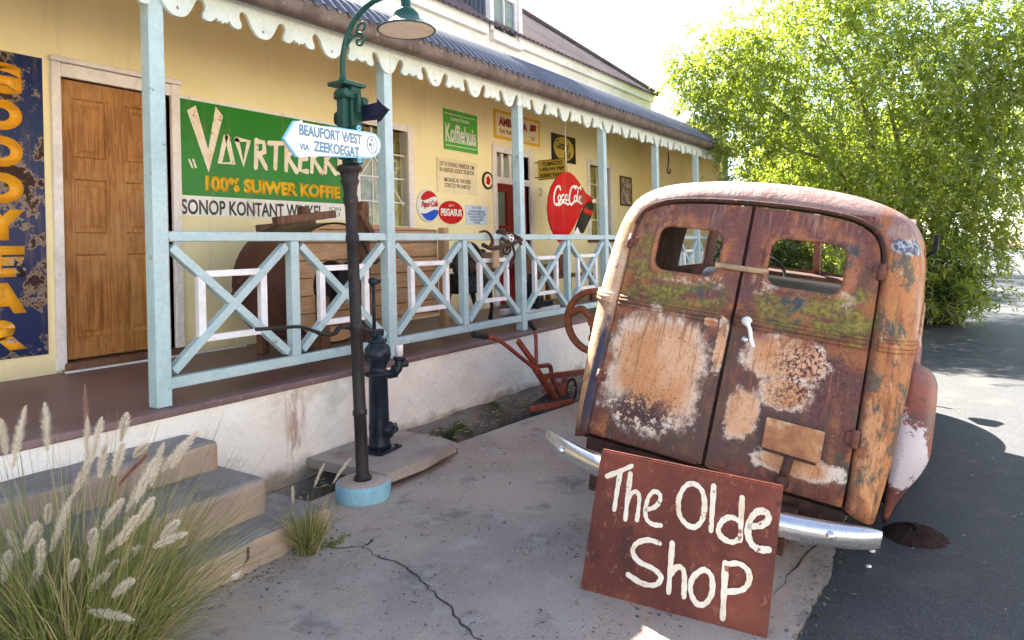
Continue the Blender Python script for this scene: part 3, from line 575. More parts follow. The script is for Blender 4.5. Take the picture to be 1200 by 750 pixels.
# steps
for x1, y0, y1, z0, z1 in ((2.47, 2.82, 3.3, -.3, .14), (2.25, 3.05, 3.6, .10, .325), (2.2, 3.41, 3.74, .3, .48)):
    mb = MB(); mb.bx(-4, x1, y0, y1, z0, z1, .032)
    es = [e for e in mb.bm.edges]; bmesh.ops.subdivide_edges(mb.bm, edges=[e for e in es if abs((e.verts[0].co - e.verts[1].co).x) > 1], cuts=60)
    for v in mb.bm.verts: v.co += Vector((0, math.sin(v.co.x * 7.1 + z1 * 30) * .007 + rr.uniform(-.007, .007), math.sin(v.co.x * 3.3) * .004 + rr.uniform(-.005, .004)))
    mb.bm.normal_update()
    for f in mb.bm.faces: f.material_index = 1 if f.normal.z < .7 else 0
    mb.build('stone_step', ['steptop', 'riser'], B)
def stepcrack(pts, w=.012):
    mb = MB(); Q = [Vector(p) for p in pts]
    for a, b in zip(Q, Q[1:]): mb.bar(a, b, w, .006, (0, -1, 0) if abs(a.z - b.z) > .02 else (0, 0, 1), 0)
    return mb.build('step_crack', 'crack', B)
stepcrack([(2.18, 3.02, .141), (2.17, 2.97, .141), (2.20, 2.92, .141), (2.19, 2.86, .141)]); stepcrack([(1.95, 2.812, .12), (1.95, 2.812, .07), (1.90, 2.812, .03)])
# posts, rails, valances bay by bay
PXS = [2.105, 3.98, 5.95, 7.975, 9.83, 11.75, 13.62]; PYC = 3.815
for X in PXS[:-1] + [PXS[-1]]:
    mb = MB(); mb.bx(X - .045, X + .045, PYC - .045, PYC + .045, .642, 3.12 + drift(X), .006); mb.build('veranda_post', 'blue', B)
    if X == PXS[0]: pass
for a, b in zip(PXS, PXS[1:]):
    rl = MB(); rl.bx(a + .046, b - .046, PYC - .035, PYC + .035, 1.585, 1.645, .008); rl = rl.build('railing', 'blue', B)
    m_ = (a + b) / 2
    q = MB(); q.bx(a + .046, b - .046, PYC - .03, PYC + .03, .735, .80, .006); q.build('bottom_rail', 'blue', rl)
    q = MB(); q.bx(m_ - .034, m_ + .034, PYC - .034, PYC + .034, .801, 1.584, .005); q.build('middle_post', 'blue', rl)
    for x0, x1 in ((a + .048, m_ - .036), (m_ + .036, b - .048)):
        q = MB(); w = x1 - x0; z0, z1 = .803, 1.583; e = .03
        q.bar((x0 + e * .8, PYC, z0 + e), (x1 - e * .8, PYC, z1 - e), .052, .056, (0, 1, 0)); q.bar((x0 + e * .8, PYC, z1 - e), (x1 - e * .8, PYC, z0 + e), .05, .0545, (0, 1, 0)); q.build('cross_brace', 'blue', rl)
        q = MB(); fx0, fx1, fz0, fz1 = x0 + w * .245, x1 - w * .245, z0 + .195, z1 - .195
        for X in (fx0, fx1): q.bx(X - .024, X + .024, PYC - .021, PYC + .021, fz0 - .015, fz1 + .015, .003)
        for z in (fz0, fz1): q.bx(fx0 + .025, fx1 - .025, PYC - .0205, PYC + .0205, z - .02, z + .02, .003)
        q.build('inner_frame', 'white', rl)
half = [(0, 2.895), (.03, 2.9), (.058, 2.918), (.085, 2.955), (.104, 2.995), (.118, 3.02), (.136, 3.033), (.156, 3.034), (.171, 3.022), (.177, 3.0), (.170, 2.975), (.160, 2.958), (.158, 2.938), (.168, 2.924), (.19, 2.917), (.215, 2.922), (.232, 2.936), (.246, 2.954), (.262, 2.934), (.275, 2.942), (.29, 2.926)]
unit = half + [(.58 - u, z) for u, z in half[-2:0:-1]]
low = [(X0 + u, z) for X0 in np.arange(2.22 - .58 * 12, 13.6, .58) for u, z in unit]
edges_ = [-4.8, -1.7, .2] + PXS
for a, b in zip(edges_, edges_[1:]):
    seg = [p for p in low if a < p[0] < b]
    zl = lambda x: np.interp(x, [p[0] for p in low], [p[1] for p in low])
    outl = [(a + .002, zl(a))] + seg + [(b - .002, zl(b)), (b - .002, 3.13), (a + .002, 3.13)]
    hs = [ell(X0, 2.945, .009, .011, 10) for X0 in np.arange(2.22 - .58 * 12, 13.6, .58) if a + .03 < X0 < b - .03]
    mb = MB(); mb.sheet(outl, hs, lambda u, v, w: (u, 3.745 + w, v + drift(u)), .022); mb.build('valance', 'mint', B)
mb = MB(); mb.grid([[(X, 3.70, 3.10 + drift(X)), (X, 3.70, 3.20 + drift(X)), (X, 3.80, 3.20 + drift(X)), (X, 3.80, 3.10 + drift(X)), (X, 3.70, 3.10 + drift(X))] for X in (-5, 14.1)], False); mb.build('eaves_beam', 'mint', B)
prof = [(3.69, 3.115), (3.68, 3.075), (3.65, 3.058), (3.60, 3.055), (3.565, 3.07), (3.548, 3.10), (3.545, 3.145), (3.535, 3.165), (3.545, 3.172), (3.56, 3.15), (3.575, 3.09), (3.62, 3.075), (3.665, 3.09), (3.69, 3.13)]
mb = MB(); mb.grid([[(X, y, z + drift(X)) for y, z in prof] for X in np.arange(-5, 14.2, .8)], True)
for X in np.arange(-4, 14, 1.3): mb.grid([[(X + d, y - .004, z - .004 + drift(X)) for y, z in prof[:8]] for d in (0, .035)], True)
mb.build('gutter', 'gutter', B)
def corr(rows, x0, x1, name, mat, amp=.011, wl=.076, cut=None):   # corrugated sheet: rows of (Y,z), waves run along X
    mb = MB(); n = int((x1 - x0) / wl * 6); rws = []
    for i in range(n + 1):
        X = x0 + (x1 - x0) * i / n; rs = rows if cut is None else cut(X); rws.append([(X, y - amp * .5 * math.sin(X / wl * 2 * math.pi), z + drift(X) + amp * math.sin(X / wl * 2 * math.pi)) for y, z in rs])
    mb.grid(rws); return mb.build(name, mat, B)
corr([(3.53, 3.155), (3.60, 3.235), (3.69, 3.315), (3.8, 3.39), (3.9, 3.455), (4.0, 3.52), (4.12, 3.59), (4.25, 3.655), (4.4, 3.72), (4.6, 3.80), (5.0, 3.95), (5.63, 4.19)], -5, 14.05, 'veranda_roof', 'corrblue', .016, .10)
def mrow(X):
    t = min(4.2, max(14.28 - X, .01)); return [(5.44 + t * k, 4.68 - .045 + .8 * t * k) for k in (0, .25, .5, .75, 1)]
corr(None, -5, 14.27, 'main_roof', 'corrpink', .02, .13, mrow)
mb = MB(); zz = 4.64 + drift(14.28)
mb.face([(14.28, 5.44, zz), (14.28, 13.8, zz), (10.1, 9.64, zz + 3.35)]); mb.face([(14.28, 13.8, zz), (-5, 13.8, zz), (-5, 9.64, zz + 3.2), (10.1, 9.64, zz + 3.35)])
mb.tube([(14.29, 5.43, zz + .03), (10.1, 9.63, zz + 3.39), (-5, 9.63, zz + 3.2)], .05, 8); mb.build('roof_hip', 'corrpink', B)
mb = MB(); mb.bx(BX0, 14.05, 5.95, 13.5, .0, 4.6); mb.build('rear_walls', 'wallwhite', B)
mb = MB(); mb.grid([[(X, 3.80, 3.21 + drift(X)), (X, 5.66, 3.9 + drift(X))] for X in (-5, 13.72)], False); mb.build('veranda_ceiling', 'ceiling', B)
# dormer
mb = MB(); dx0, dx1, dy, dz0, dz1 = 7.94, 8.80, 5.50, 4.53, 6.35
mb.bx(dx0, 8.03, dy, 5.66, dz0 + .12, dz1, .004); mb.bx(8.70, dx1, dy, 5.66, dz0, dz1, .004); mb.bx(8.031, 8.699, dy + .005, 5.66, dz0, dz0 + .12, .004); mb.bx(8.031, 8.699, dy + .005, 5.66, 5.95, dz1, .004)
mb.face([(dx0, dy, dz1), (dx1, dy, dz1), ((dx0 + dx1) / 2, dy, dz1 + .45)])
D = mb.build('dormer', 'frame', B)
mb = MB(); n = int(2.1 / .076 * 6); rows = []
for i in range(n + 1):
    y = 5.58 + 2.1 * i / n; rows.append([(dx0 - .012 + .011 * math.sin(y / .076 * 2 * math.pi), y, max(4.66 + .8 * (y - 5.44), 4.7)), (dx0 - .012 + .011 * math.sin(y / .076 * 2 * math.pi), y, dz1)])
rows = [r for r in rows if r[0][2] < r[1][2]]; mb.grid(rows); mb.build('dormer_cheek', 'corrblue', D)
mb = MB(); mb.face([(dx1 - .01, 5.6, 4.7), (dx1 - .01, 7.6, 6.35), (dx1 - .01, 5.6, 6.35)])
for sg in (-1, 1): mb.face([((dx0 + dx1) / 2, dy - .08, dz1 + .48), ((dx0 + dx1) / 2, 8.2, dz1 + .48), ((dx0 + dx1) / 2 + sg * .55, 8.2, dz1 - .03), ((dx0 + dx1) / 2 + sg * .55, dy - .08, dz1 - .03)])
mb.build('dormer_roof', 'corrpink', D)
mb = MB(); mb.bx(8.031, 8.075, 5.54, 5.58, 4.651, 5.949); mb.bx(8.655, 8.699, 5.54, 5.58, 4.651, 5.949); mb.bx(8.076, 8.654, 5.54, 5.58, 5.22, 5.28); mb.bx(8.352, 8.377, 5.545, 5.575, 4.70, 5.219); mb.bx(8.352, 8.377, 5.545, 5.575, 5.281, 5.9); mb.bx(8.076, 8.654, 5.54, 5.58, 4.651, 4.70); mb.bx(8.076, 8.654, 5.54, 5.58, 5.90, 5.949)
mb.build('sash_window', 'frame', D)
mb = MB(); mb.bx(8.045, 8.685, 5.565, 5.568, 4.66, 5.94); mb.build('pane', 'glass', D)
mb = MB(); rows = []
for i in range(40): X = 8.045 + .64 * i / 39; rows.append([(X, 5.60 + .012 * math.sin(i * 1.3), 4.66), (X, 5.60 + .012 * math.sin(i * 1.3), 5.94)])
mb.grid(rows); mb.build('curtain', 'curtgrey', D)

# oak door on the left
mb = MB(); Y0 = WALLY - .035
mb.bx(2.335, 2.40, Y0, WALLY + .12, .66, 2.99, .006); mb.bx(3.26, 3.335, Y0, WALLY + .12, .66, 2.99, .006); mb.bx(2.401, 3.259, Y0 + .004, WALLY + .12, 2.885, 2.985, .006); mb.bx(2.325, 3.345, Y0 - .02, WALLY - .001, 2.991, 3.03, .006)
mb.build('door_frame', 'frame', B)
mb = MB(); dX0, dX1, dZ0, dZ1, dY = 2.402, 3.258, .725, 2.883, WALLY + .05
cols = [(2.495, 2.775), (2.885, 3.165)]; rws = [(.86, 1.55), (1.68, 2.14), (2.27, 2.77)]
mb.sheet(rect(dX0, dX1, dZ0, dZ1), [rect(a, b, c, d) for a, b in cols for c, d in rws], lambda u, v, w: (u, dY + w, v), .045)
DR = mb.build('oak_door', 'doorwood', B)
mb = MB()
for a, b in cols:
    for c, d in rws:
        for k, (i, y) in enumerate(((.0, .014), (.014, .002), (.028, .016))): pass
        L = [(0, .006), (.018, .004), (.03, .022), (.06, .022), (.085, .010)]
        rings = [[(a + i, dY + y, c + i), (b - i, dY + y, c + i), (b - i, dY + y, d - i), (a + i, dY + y, d - i)] for i, y in L]
        mb.grid(rings, False, True); mb.face(rings[-1])
mb.build('door_panel', 'doorwood', DR)
mb = MB(); mb.bx(2.38, 3.36, WALLY - .06, WALLY + .12, .642, .71, .01); mb.build('door_sill', 'darkwood', B)
mb = MB(); mb.bx(2.36, 3.9, WALLY - .10, WALLY - .062, .641, .655, .004); mb.build('sill_edge', 'white', B)
mb = MB(); mb.lathe([(.012, 0), (.012, .03), (.026, .04), (.026, .055), (.0, .065)], (3.21, dY, 1.66), (0, -1, 0), 14); mb.build('door_handle', 'iron', DR)
# windows
def window(x0, x1, z0, z1, nx, nz, sillmat='redpaint', curt='curtain', diag_reflection=False):
    Y = WALLY; mb = MB()
    mb.bx(x0 - .10, x0, Y - .03, Y + .10, z0 - .02, z1 + .09, .006); mb.bx(x1, x1 + .10, Y - .03, Y + .10, z0 - .02, z1 + .09, .006); mb.bx(x0 + .001, x1 - .001, Y - .025, Y + .10, z1, z1 + .088, .006)
    f = mb.build('window', 'frame', B)
    mb = MB(); mb.bx(x0 - .13, x1 + .13, Y - .07, Y + .10, z0 - .085, z0 - .021, .008); mb.build('window_sill', sillmat, f)
    mb = MB()
    for i in range(1, nx): X = x0 + (x1 - x0) * i / nx; mb.bx(X - .006, X + .006, Y + .05, Y + .075, z0, z1)
    for i in range(1, nz): z = z0 + (z1 - z0) * i / nz; mb.bx(x0, x1, Y + .0515, Y + .0735, z - .007, z + .007)
    if diag_reflection:  # white diagonals stand in for a reflection across the panes
        for k in (-1, 1): mb.bar((x0 + .05, Y + .047, z1 - .05) if k > 0 else (x0 + .05, Y + .044, z0 + .55), (x1 - .02, Y + .047, z0 + .25) if k > 0 else (x1 - .3, Y + .044, z1 - .05), .010, .006, (0, 1, 0), 0)
    mb.build('glazing_bar', 'letplain', f)
    mb = MB(); mb.bx(x0, x1, Y + .062, Y + .064, z0, z1); mb.build('pane', 'glass', f)
    mb = MB(); rows = []
    for i in range(70): X = x0 - .02 + (x1 - x0 + .04) * i / 69; y = Y + .13 + .022 * math.sin(i * .9) + .01 * math.sin(i * 2.3); rows.append([(X, y, z0 - .03), (X, y + .01, z1 + .03)])
    mb.grid(rows); mb.build('curtain', curt, f)
window(5.46, 6.28, 1.80, 2.97, 3, 4, diag_reflection=True); window(11.26, 12.14, 1.66, 3.02, 2, 4, 'darkwood')
# red double door with transom
mb = MB(); mb.bx(8.10, 8.20, Y0, WALLY + .12, .66, 3.04, .006); mb.bx(9.12, 9.22, Y0, WALLY + .12, .66, 3.04, .006); mb.bx(8.201, 9.119, Y0 + .004, WALLY + .12, 2.93, 3.038, .006); mb.bx(8.201, 9.119, Y0 + .006, WALLY + .12, 2.47, 2.57, .006)
RD = mb.build('shop_doorway', 'frame', B)
mb = MB()
for X in (8.42, 8.64, 8.86): mb.bx(X - .03, X + .03, WALLY + .02, WALLY + .06, 2.571, 2.929)
mb.build('transom_bar', 'frame', RD)
mb = MB(); mb.bx(8.201, 9.119, WALLY + .045, WALLY + .049, 2.571, 2.929); mb.build('transom_pane', 'glass', RD)
for a, b in ((8.203, 8.659), (8.662, 9.117)):
    mb = MB(); mb.sheet(rect(a, b, .66, 2.468), [rect(a + .10, b - .10, 1.45, 1.80), rect(a + .10, b - .10, 1.85, 2.36)], lambda u, v, w: (u, WALLY + .04 + w, v), .045); dl = mb.build('red_door', 'redpaint', RD)
    mb = MB(); mb.bx(a + .1, b - .1, WALLY + .06, WALLY + .064, 1.45, 2.36); mb.build('door_pane', 'glass', dl)
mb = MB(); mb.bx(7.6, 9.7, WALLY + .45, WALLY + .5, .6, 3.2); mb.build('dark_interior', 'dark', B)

# ================================================================== wall signs
WF = wallframe(WALLY - .004)
W = lambda x, y: aty(x, y, WALLY)
def plate(name, outer, mats, fr, th=.006, holes=(), parent=None):
    mb = MB(); mb.sheet(outer, list(holes), lambda u, v, w: fr.at(u, v, -w + th), th); return mb
def signroot(name, X, z, label, cat='sign'): return thing(name, (X, WALLY, z), label, cat)
def sheetpart(name, outer, mat, fr, parent, lift=0., th=.006, holes=()):
    mb = MB(); mb.sheet(outer, list(holes), lambda u, v, w: fr.at(u, v, lift + th - w), th); return mb.build(name, mat, parent)
def strokes(lst, fr, mat, parent, w, lift=.0065, name='lettering', curve=True):
    mb = MB()
    for i, it in enumerate(lst):
        pts, kw = (it if isinstance(it, tuple) and isinstance(it[1], dict) else (it, {})); kw = dict(kw); stroke(mb, fr, pts, kw.pop('w', w), lift + .0004 * i, curve=kw.pop('curve', curve), **kw)
    return mb.build(name, mat, parent)
# tall navy sign, letters one above the other
s = signroot('enamel_sign', 1.96, .8, 'tall chipped navy enamel sign with yellow letters one above another, left of the oak door')
sheetpart('sign_plate', rect(1.74, 2.285, .795, 2.995), 'e_navy', WF, s)
for i, ch in enumerate('GOODYEAR'): text(ch, WF, 2.012, 2.80 - i * .262, .275, .222, 'e_orange', s, .0065, .075)
# green coffee sign
s = signroot('coffee_sign', 4.3, 1.85, 'long green enamel coffee sign with big white and small yellow letters above a white strip')
X0, X1 = 3.315, 5.29
sheetpart('sign_plate', rect(X0, X1, 1.855, 2.915), 'e_white', WF, s); sheetpart('green_panel', rect(X0 + .035, X1 - .03, 2.035, 2.885), 'e_green', WF, s, .0065, .002)
mb = MB(); mb.bx(X0, X1, WALLY - .02, WALLY - .011, 2.011, 2.026); mb.build('divider', 'e_white', s)
h = lambda *q: [tuple(WFuv(*p)) for p in q]
def WFuv(x, y): p = W(200 + x * 220 / 971, 100 + y * 170 / 750); return p.x, p.z
vo = []
def poly(pts, mat, parent, fr=WF, lift=.0087, th=.0012, holes=(), name='lettering'):
    mb = MB(); mb.sheet(pts, list(holes), lambda u, v, w: fr.at(u, v, lift + th - w), th); return mb.build(name, mat, parent)
def zl(lst):
    return [(h(*p), dict(curve=False, **k)) for p, k in lst]
poly(h((80, 130), (125, 105), (190, 335), (228, 110), (266, 160), (192, 452)), 'letwhite', s)
K = dict(w=.052)
strokes(zl([([(92, 385), (108, 425)], dict(w=.02)), ([(112, 385), (126, 425)], dict(w=.02))]), WF, 'letwhite', s, .045, .0087, 'quotation_mark')
strokes(zl([ ([(280, 268), (250, 402), (318, 404), (288, 268)], K), ([(336, 280), (400, 290), (372, 410), (338, 285)], K),
 ([(440, 285), (436, 428)], K), ([(440, 290), (478, 296), (480, 345), (446, 358)], K), ([(452, 358), (490, 430)], K),
 ([(505, 300), (575, 300)], K), ([(540, 305), (536, 430)], K), ([(595, 310), (592, 440)], K), ([(640, 318), (600, 372), (645, 446)], K),
 ([(668, 320), (662, 440), (700, 446)], K), ([(668, 322), (704, 324)], K), ([(666, 380), (698, 382)], K),
 ([(728, 322), (724, 448)], K), ([(772, 328), (732, 382), (776, 452)], K), ([(798, 330), (794, 452)], K), ([(842, 334), (800, 388), (846, 456)], K),
 ([(868, 336), (864, 458), (905, 462)], K), ([(868, 338), (905, 340)], K), ([(866, 396), (900, 398)], K),
 ([(925, 340), (922, 464)], K), ([(925, 342), (960, 350), (962, 396), (930, 404)], K), ([(936, 406), (968, 468)], K)]), WF, 'letwhite', s, .045, .0087)
text('100% SUIWER KOFFIE', WF, 4.37, 2.155, 1.60, .14, 'e_yellow', s, .009, .055)
text('SONOP KONTANT WINKEL', WF, 4.13, 1.935, 1.58, .135, 'inkgrey', s, .007, .025); text('ION\nN 3', WF, 5.09, 1.945, .16, .10, 'inkgrey', s, .007)
# coffee house sign
s = signroot('lime_sign', 7.38, 2.85, 'square bright green sign with white lettering high between the window and the red door')
sheetpart('sign_plate', rect(7.0, 7.76, 2.845, 3.39), 'e_lime', WF, s); text('Koffiehuis', WF, 7.38, 3.08, .69, .24, 'letplain', s, .0066, .03)
text("Loeries Fontein", WF, 7.36, 3.275, .42, .06, 'letplain', s, .0066, 0, .3); 
mb = MB(); [mb.bx(7.03, 7.73, WALLY - .0125, WALLY - .0095, z, z + .008) for z in (2.90, 2.955, 3.325)]; mb.build('line', 'letplain', s)
# no smoking board
s = signroot('notice_board', 7.28, 2.26, 'cream wooden notice board with four lines of small dark capitals under the square green sign')
sheetpart('board', rect(6.84, 7.73, 2.26, 2.72), 'e_cream', WF, s); text('DIT IS STRENG VERBODE OM\nIN HIERDIE LOODS TE ROOK', WF, 7.28, 2.605, .76, .135, 'letink', s, .0066, .01); text('SMOKING IN THIS SHED\nSTRICTLY PROHIBITED', WF, 7.28, 2.40, .60, .13, 'letink', s, .0066, .01)
# bottle cap sign
s = signroot('bottle_cap_sign', 6.64, 1.85, 'round red, white and blue bottle cap sign with script lettering beside the window')
cx, cz, rr_ = 6.64, 2.07, .215
mb = MB(); mb.lathe([(rr_ * (1 + 0), 0), (rr_ * .99, .012), (rr_ * .93, .028), (rr_ * .8, .034), (0, .036)], (cx, WALLY - .004, cz), (0, -1, 0), 42); mb.build('cap', 'e_white', s)
CF = Frame((cx, WALLY - .040, cz), (1, 0, 0), (0, 0, 1), (0, -1, 0)); q = .190
wave = lambda base, sg: [(u, base + .028 * math.sin(u / q * 2.6)) for u in np.linspace(-math.sqrt(max(q * q - base * base, 0)) * .985, math.sqrt(max(q * q - base * base, 0)) * .985, 16)]
wv = wave(.095, 1); a0 = math.atan2(wv[-1][1], wv[-1][0]); a1 = math.atan2(wv[0][1], wv[0][0])
poly(wv + [(q * math.cos(a), q * math.sin(a)) for a in np.linspace(a0, a1, 14)][1:-1], 'e_red', s, CF, .0005, .002, name='red_field')
wv = wave(-.075, 1)[::-1]; a0 = math.atan2(wv[-1][1], wv[-1][0]); a1 = math.atan2(wv[0][1], wv[0][0]) 
a0 = a0 if a0 < 0 else a0 - 2 * math.pi; a1 = a1 if a1 < 0 else a1 - 2 * math.pi
poly(wv + [(q * math.cos(a), q * math.sin(a)) for a in np.linspace(a0, a1, 14)][1:-1], 'e_blue', s, CF, .0005, .002, name='blue_field')
text('Pepsi·Cola', CF, 0, .012, .33, .105, 'e_red', s, .003, .03, .35, skew=.08)
# oval
s = signroot('oval_sign', 7.12, 1.85, 'red oval enamel sign with white capital letters under the notice board')
sheetpart('sign_plate', ell(7.12, 2.0, .26, .155), 'e_red', WF, s, 0, .012); text('PEGASUS', WF, 7.12, 2.0, .45, .10, 'letplain', s, .0125, .05); text('JET', WF, 7.12, 2.09, .12, .03, 'e_cream', s, .0125, .02)
# pale notice
s = signroot('notice_sign', 7.7, 1.84, 'small pale blue notice with fine print between red oval sign and red door')
sheetpart('sign_plate', rect(7.44, 7.97, 1.845, 2.12), 'e_pale', WF, s); text('NOTICE', WF, 7.70, 2.085, .22, .035, 'letterblue', s, .0066, .02)
text('ALL PERSONS ENTERING THIS\nYARD DO SO AT THEIR OWN RISK\nNO LIABILITY IS ACCEPTED\nFOR LOSS OR DAMAGE\nBY ORDER', WF, 7.70, 1.955, .45, .19, 'letterblue', s, .0066, .03)
# little badge
s = signroot('badge_sign', 8.0, 2.36, 'small round black rimmed badge sign with a cream face left of the red door frame')
sheetpart('rim', ell(7.985, 2.49, .135, .13), 'e_black', WF, s, 0, .012); sheetpart('face', ell(7.985, 2.49, .10, .098), 'e_cream', WF, s, .0122, .002); sheetpart('emblem', [(7.935, 2.44), (8.02, 2.425), (8.045, 2.50), (8.0, 2.56), (7.95, 2.54)], 'e_red', WF, s, .0145, .001)
# food sign above the red door
s = signroot('enamel_sign', 8.84, 3.14, 'cream sign with yellow border and dark red capitals above the red door')
sheetpart('sign_plate', rect(8.18, 9.49, 3.14, 3.57), 'e_yellow', WF, s); sheetpart('cream_panel', rect(8.235, 9.435, 3.185, 3.525), 'e_cream', WF, s, .0062, .002)
text('AMBROSIA', WF, 8.70, 3.405, .80, .13, 'letdred', s, .0085, .05); text('THE PURE FOOD', WF, 8.62, 3.26, .62, .06, 'letdred', s, .0085, .02)
poly([(9.17, 3.36), (9.36, 3.38), (9.38, 3.48), (9.20, 3.47)], 'letdred', s, WF, .0083, .002, name='packet'); text('PACKED\nFRESH', WF, 9.27, 3.25, .16, .06, 'letdred', s, .0085)
# oil sign
s = signroot('oil_sign', 10.3, 2.96, 'square black sign with a large yellow disc, right of the red door')
sheetpart('sign_plate', rect(9.87, 10.73, 2.97, 3.44), 'e_black', WF, s); sheetpart('disc', ell(10.3, 3.205, .36, .205), 'e_olive', WF, s, .0062, .002); text('Castrol', WF, 10.24, 3.26, .48, .15, 'letink', s, .0085, .03, .3, skew=-.05); text('Oil', WF, 10.42, 3.11, .24, .13, 'letink', s, .0085, .03, .3)
# projecting tobacco board
PXs = 9.32; TF = Frame((PXs, WALLY - .62, 2.60), (0, -1, 0), (0, 0, 1), (-1, 0, 0)); s = thing('hanging_sign', (PXs, WALLY, 2.6), 'yellow and black tobacco board sticking out from the wall beside the red door', 'sign')
TF = Frame((PXs, WALLY - .08, 2.60), (0, -1, 0), (0, 0, 1), (-1, 0, 0))
sheetpart('board', rect(0, .50, 0, .29), 'e_olive', TF, s, -.006, .012); sheetpart('border', rect(-.012, .512, -.012, .302), 'e_black', TF, s, -.012, .008)
for k, (tx, w_) in enumerate((('TOBACCO', .38), ('LEEUW PIJP', .44), ('BOERE TABAK', .44))): text(tx, TF, .25, .235 - k * .092, w_, .062, 'black', s, .0065, .03)
mb = MB(); mb.tube([TF.at(-.078, .27, 0), TF.at(.0, .27, 0)], .008, 6); mb.tube([TF.at(-.078, .03, 0), TF.at(.0, .03, 0)], .008, 6); mb.build('bracket', 'iron', s)
# far picture
s = signroot('picture', 12.9, 2.33, 'small faded brown picture hung on the far end of the yellow wall'); sheetpart('print', rect(12.63, 13.18, 2.335, 2.90), 'art', WF, s, 0, .012); sheetpart('picture_frame', rect(12.61, 13.2, 2.315, 2.92), 'darkwood', WF, s, -.002, .018, [rect(12.65, 13.16, 2.355, 2.88)])
s = signroot('leaflet', 9.5, 2.35, 'small pale leaflet pinned on the wall just under the yellow tobacco board', 'leaflet'); sheetpart('paper', rect(9.42, 9.56, 2.32, 2.50), 'e_cream', WF, s, 0, .003); text('TO\nLET', WF, 9.49, 2.41, .09, .12, 'letink', s, .0035)
# round red drinks sign with bottle hanging from the ceiling
KY = 4.75; KF = wallframe(KY); kz = lambda x, y: tuple((lambda p: (p.x, p.z))(aty(630 + x * 90 / 711, 195 + y * 95 / 750, KY)))
top_ = kz(262, 45); s = thing('drinks_sign', (top_[0], KY, 1.6), 'big red drinks sign with white script and dark bottle, hung on a wire', 'sign')
ol = [(262, 50), (215, 62), (170, 100), (118, 190), (92, 290), (84, 400), (95, 500), (120, 580), (150, 640), (190, 700), (212, 715), (240, 690), (290, 620), (330, 555), (370, 470), (400, 390), (440, 350), (490, 325), (512, 305), (490, 280), (440, 252), (410, 205), (370, 140), (330, 90), (295, 60)]
sheetpart('sign_plate', [kz(*p) for p in ol], 'e_red', KF, s, 0, .02)
bp = [kz(*p) for p in ((500, 318), (440, 345), (405, 385), (385, 430), (345, 540), (330, 590), (360, 622), (405, 618), (430, 560), (470, 480), (490, 420), (500, 350))]
sheetpart('bottle', bp, 'e_black', KF, s, .022, .02)
sheetpart('bottle_label', [kz(*p) for p in ((412, 385), (398, 425), (480, 458), (490, 415))], 'e_red', KF, s, .043, .002); sheetpart('bottle_cap', [kz(*p) for p in ((515, 300), (478, 312), (488, 345), (520, 325))], 'e_cream', KF, s, .043, .003)
sheetpart('white_corner', [kz(*p) for p in ((345, 560), (305, 640), (345, 690), (385, 660), (372, 620))], 'letplain', KF, s, .0425, .002)
cs = lambda pts, **k: ([kz(*p) for p in pts], k)
wl = .035
strokes([cs([(200, 215), (190, 188), (165, 195), (145, 250), (140, 310), (152, 352), (180, 345), (200, 315)]), cs([(190, 265), (178, 290), (182, 315), (198, 310), (202, 280), (190, 262)], w=.028), cs([(232, 262), (216, 270), (208, 300), (220, 318), (236, 305)], w=.028), cs([(262, 262), (246, 275), (244, 308), (258, 312), (268, 285), (266, 260), (268, 312), (276, 310)], w=.028),
 cs([(340, 205), (325, 185), (300, 205), (285, 260), (282, 315), (292, 352), (315, 340), (328, 318)]), cs([(335, 275), (325, 300), (332, 325), (345, 315), (348, 285), (336, 272)], w=.028), cs([(362, 225), (355, 270), (352, 318), (362, 325)], w=.028), cs([(388, 275), (372, 292), (372, 330), (384, 335), (392, 300), (390, 275), (390, 340), (396, 345)], w=.028),
 cs([(150, 350), (190, 356), (225, 332), (262, 350), (275, 348)], w=.03), cs([(305, 195), (345, 185), (365, 205), (388, 185), (385, 215)], w=.025)], KF, 'letplain', s, wl, .0206)
mb = MB(); mb.tube([(top_[0], KY - .005, top_[1] - .02), (top_[0], KY - .005, 3.55)], .010, 6); mb.build('hanging_wire', 'letplain', s)
hk = smoothcurve([(0, 0, .16), (.0, 0, .02), (-.02, 0, -.05), (-.05, 0, -.12), (-.02, 0, -.18), (.05, 0, -.16), (.07, 0, -.10)], 5); mb = MB(); mb.tube([Vector((10.78, 3.95, 2.86)) + p for p in hk], .012, 6); mb.tube([(10.78, 3.95, 2.98), (10.78, 3.95, 3.4)], .004, 5)
tag(mb.build('hook', 'iron', None, (10.78, 3.95, 2.7)), 'dark iron hook hanging from the veranda ceiling near the far end', 'hook')
# ================================================================== things on the veranda
DK = .642
def part(mb, name, mat, parent): return mb.build(name, mat, parent)
# winnowing machine: sheet-metal fan drum and plank body
w = thing('winnowing_machine', (4.2, 4.55, DK), 'old wooden winnowing machine with brown sheet metal drum and crank wheel behind the railing', 'farm machine')
ya, yb = 4.28, 4.95; cx, cz = 3.86, 1.25
mb = MB(); A = [R(a) for a in range(60, 301, 8)]; rows = [[(cx + .52 * math.cos(a), y, cz + .50 * math.sin(a)) for y in (ya - .015, ya + .01, yb)] for a in A]; mb.grid(rows)
for k in (0, 8, 16, 22): a = A[k]; mb.bar((cx + .525 * math.cos(a), ya - .02, cz + .505 * math.sin(a)), (cx + .525 * math.cos(a), yb, cz + .505 * math.sin(a)), .03, .012, (math.cos(a), 0, math.sin(a)), 0)
part(mb, 'drum', 'brownmetal', w)
mb = MB(); out = [(cx + .505 * math.cos(a), cz + .485 * math.sin(a)) for a in A] + [(5.16, .88), (5.16, 1.70), (4.2, 1.74)]
mb.sheet(out, [ell(cx - .06, cz - .02, .19, .21, 24)], lambda u, v, q: (u, ya + q, v), .02); mb.bx(4.0, 5.16, ya + .03, yb, .90, 1.62)
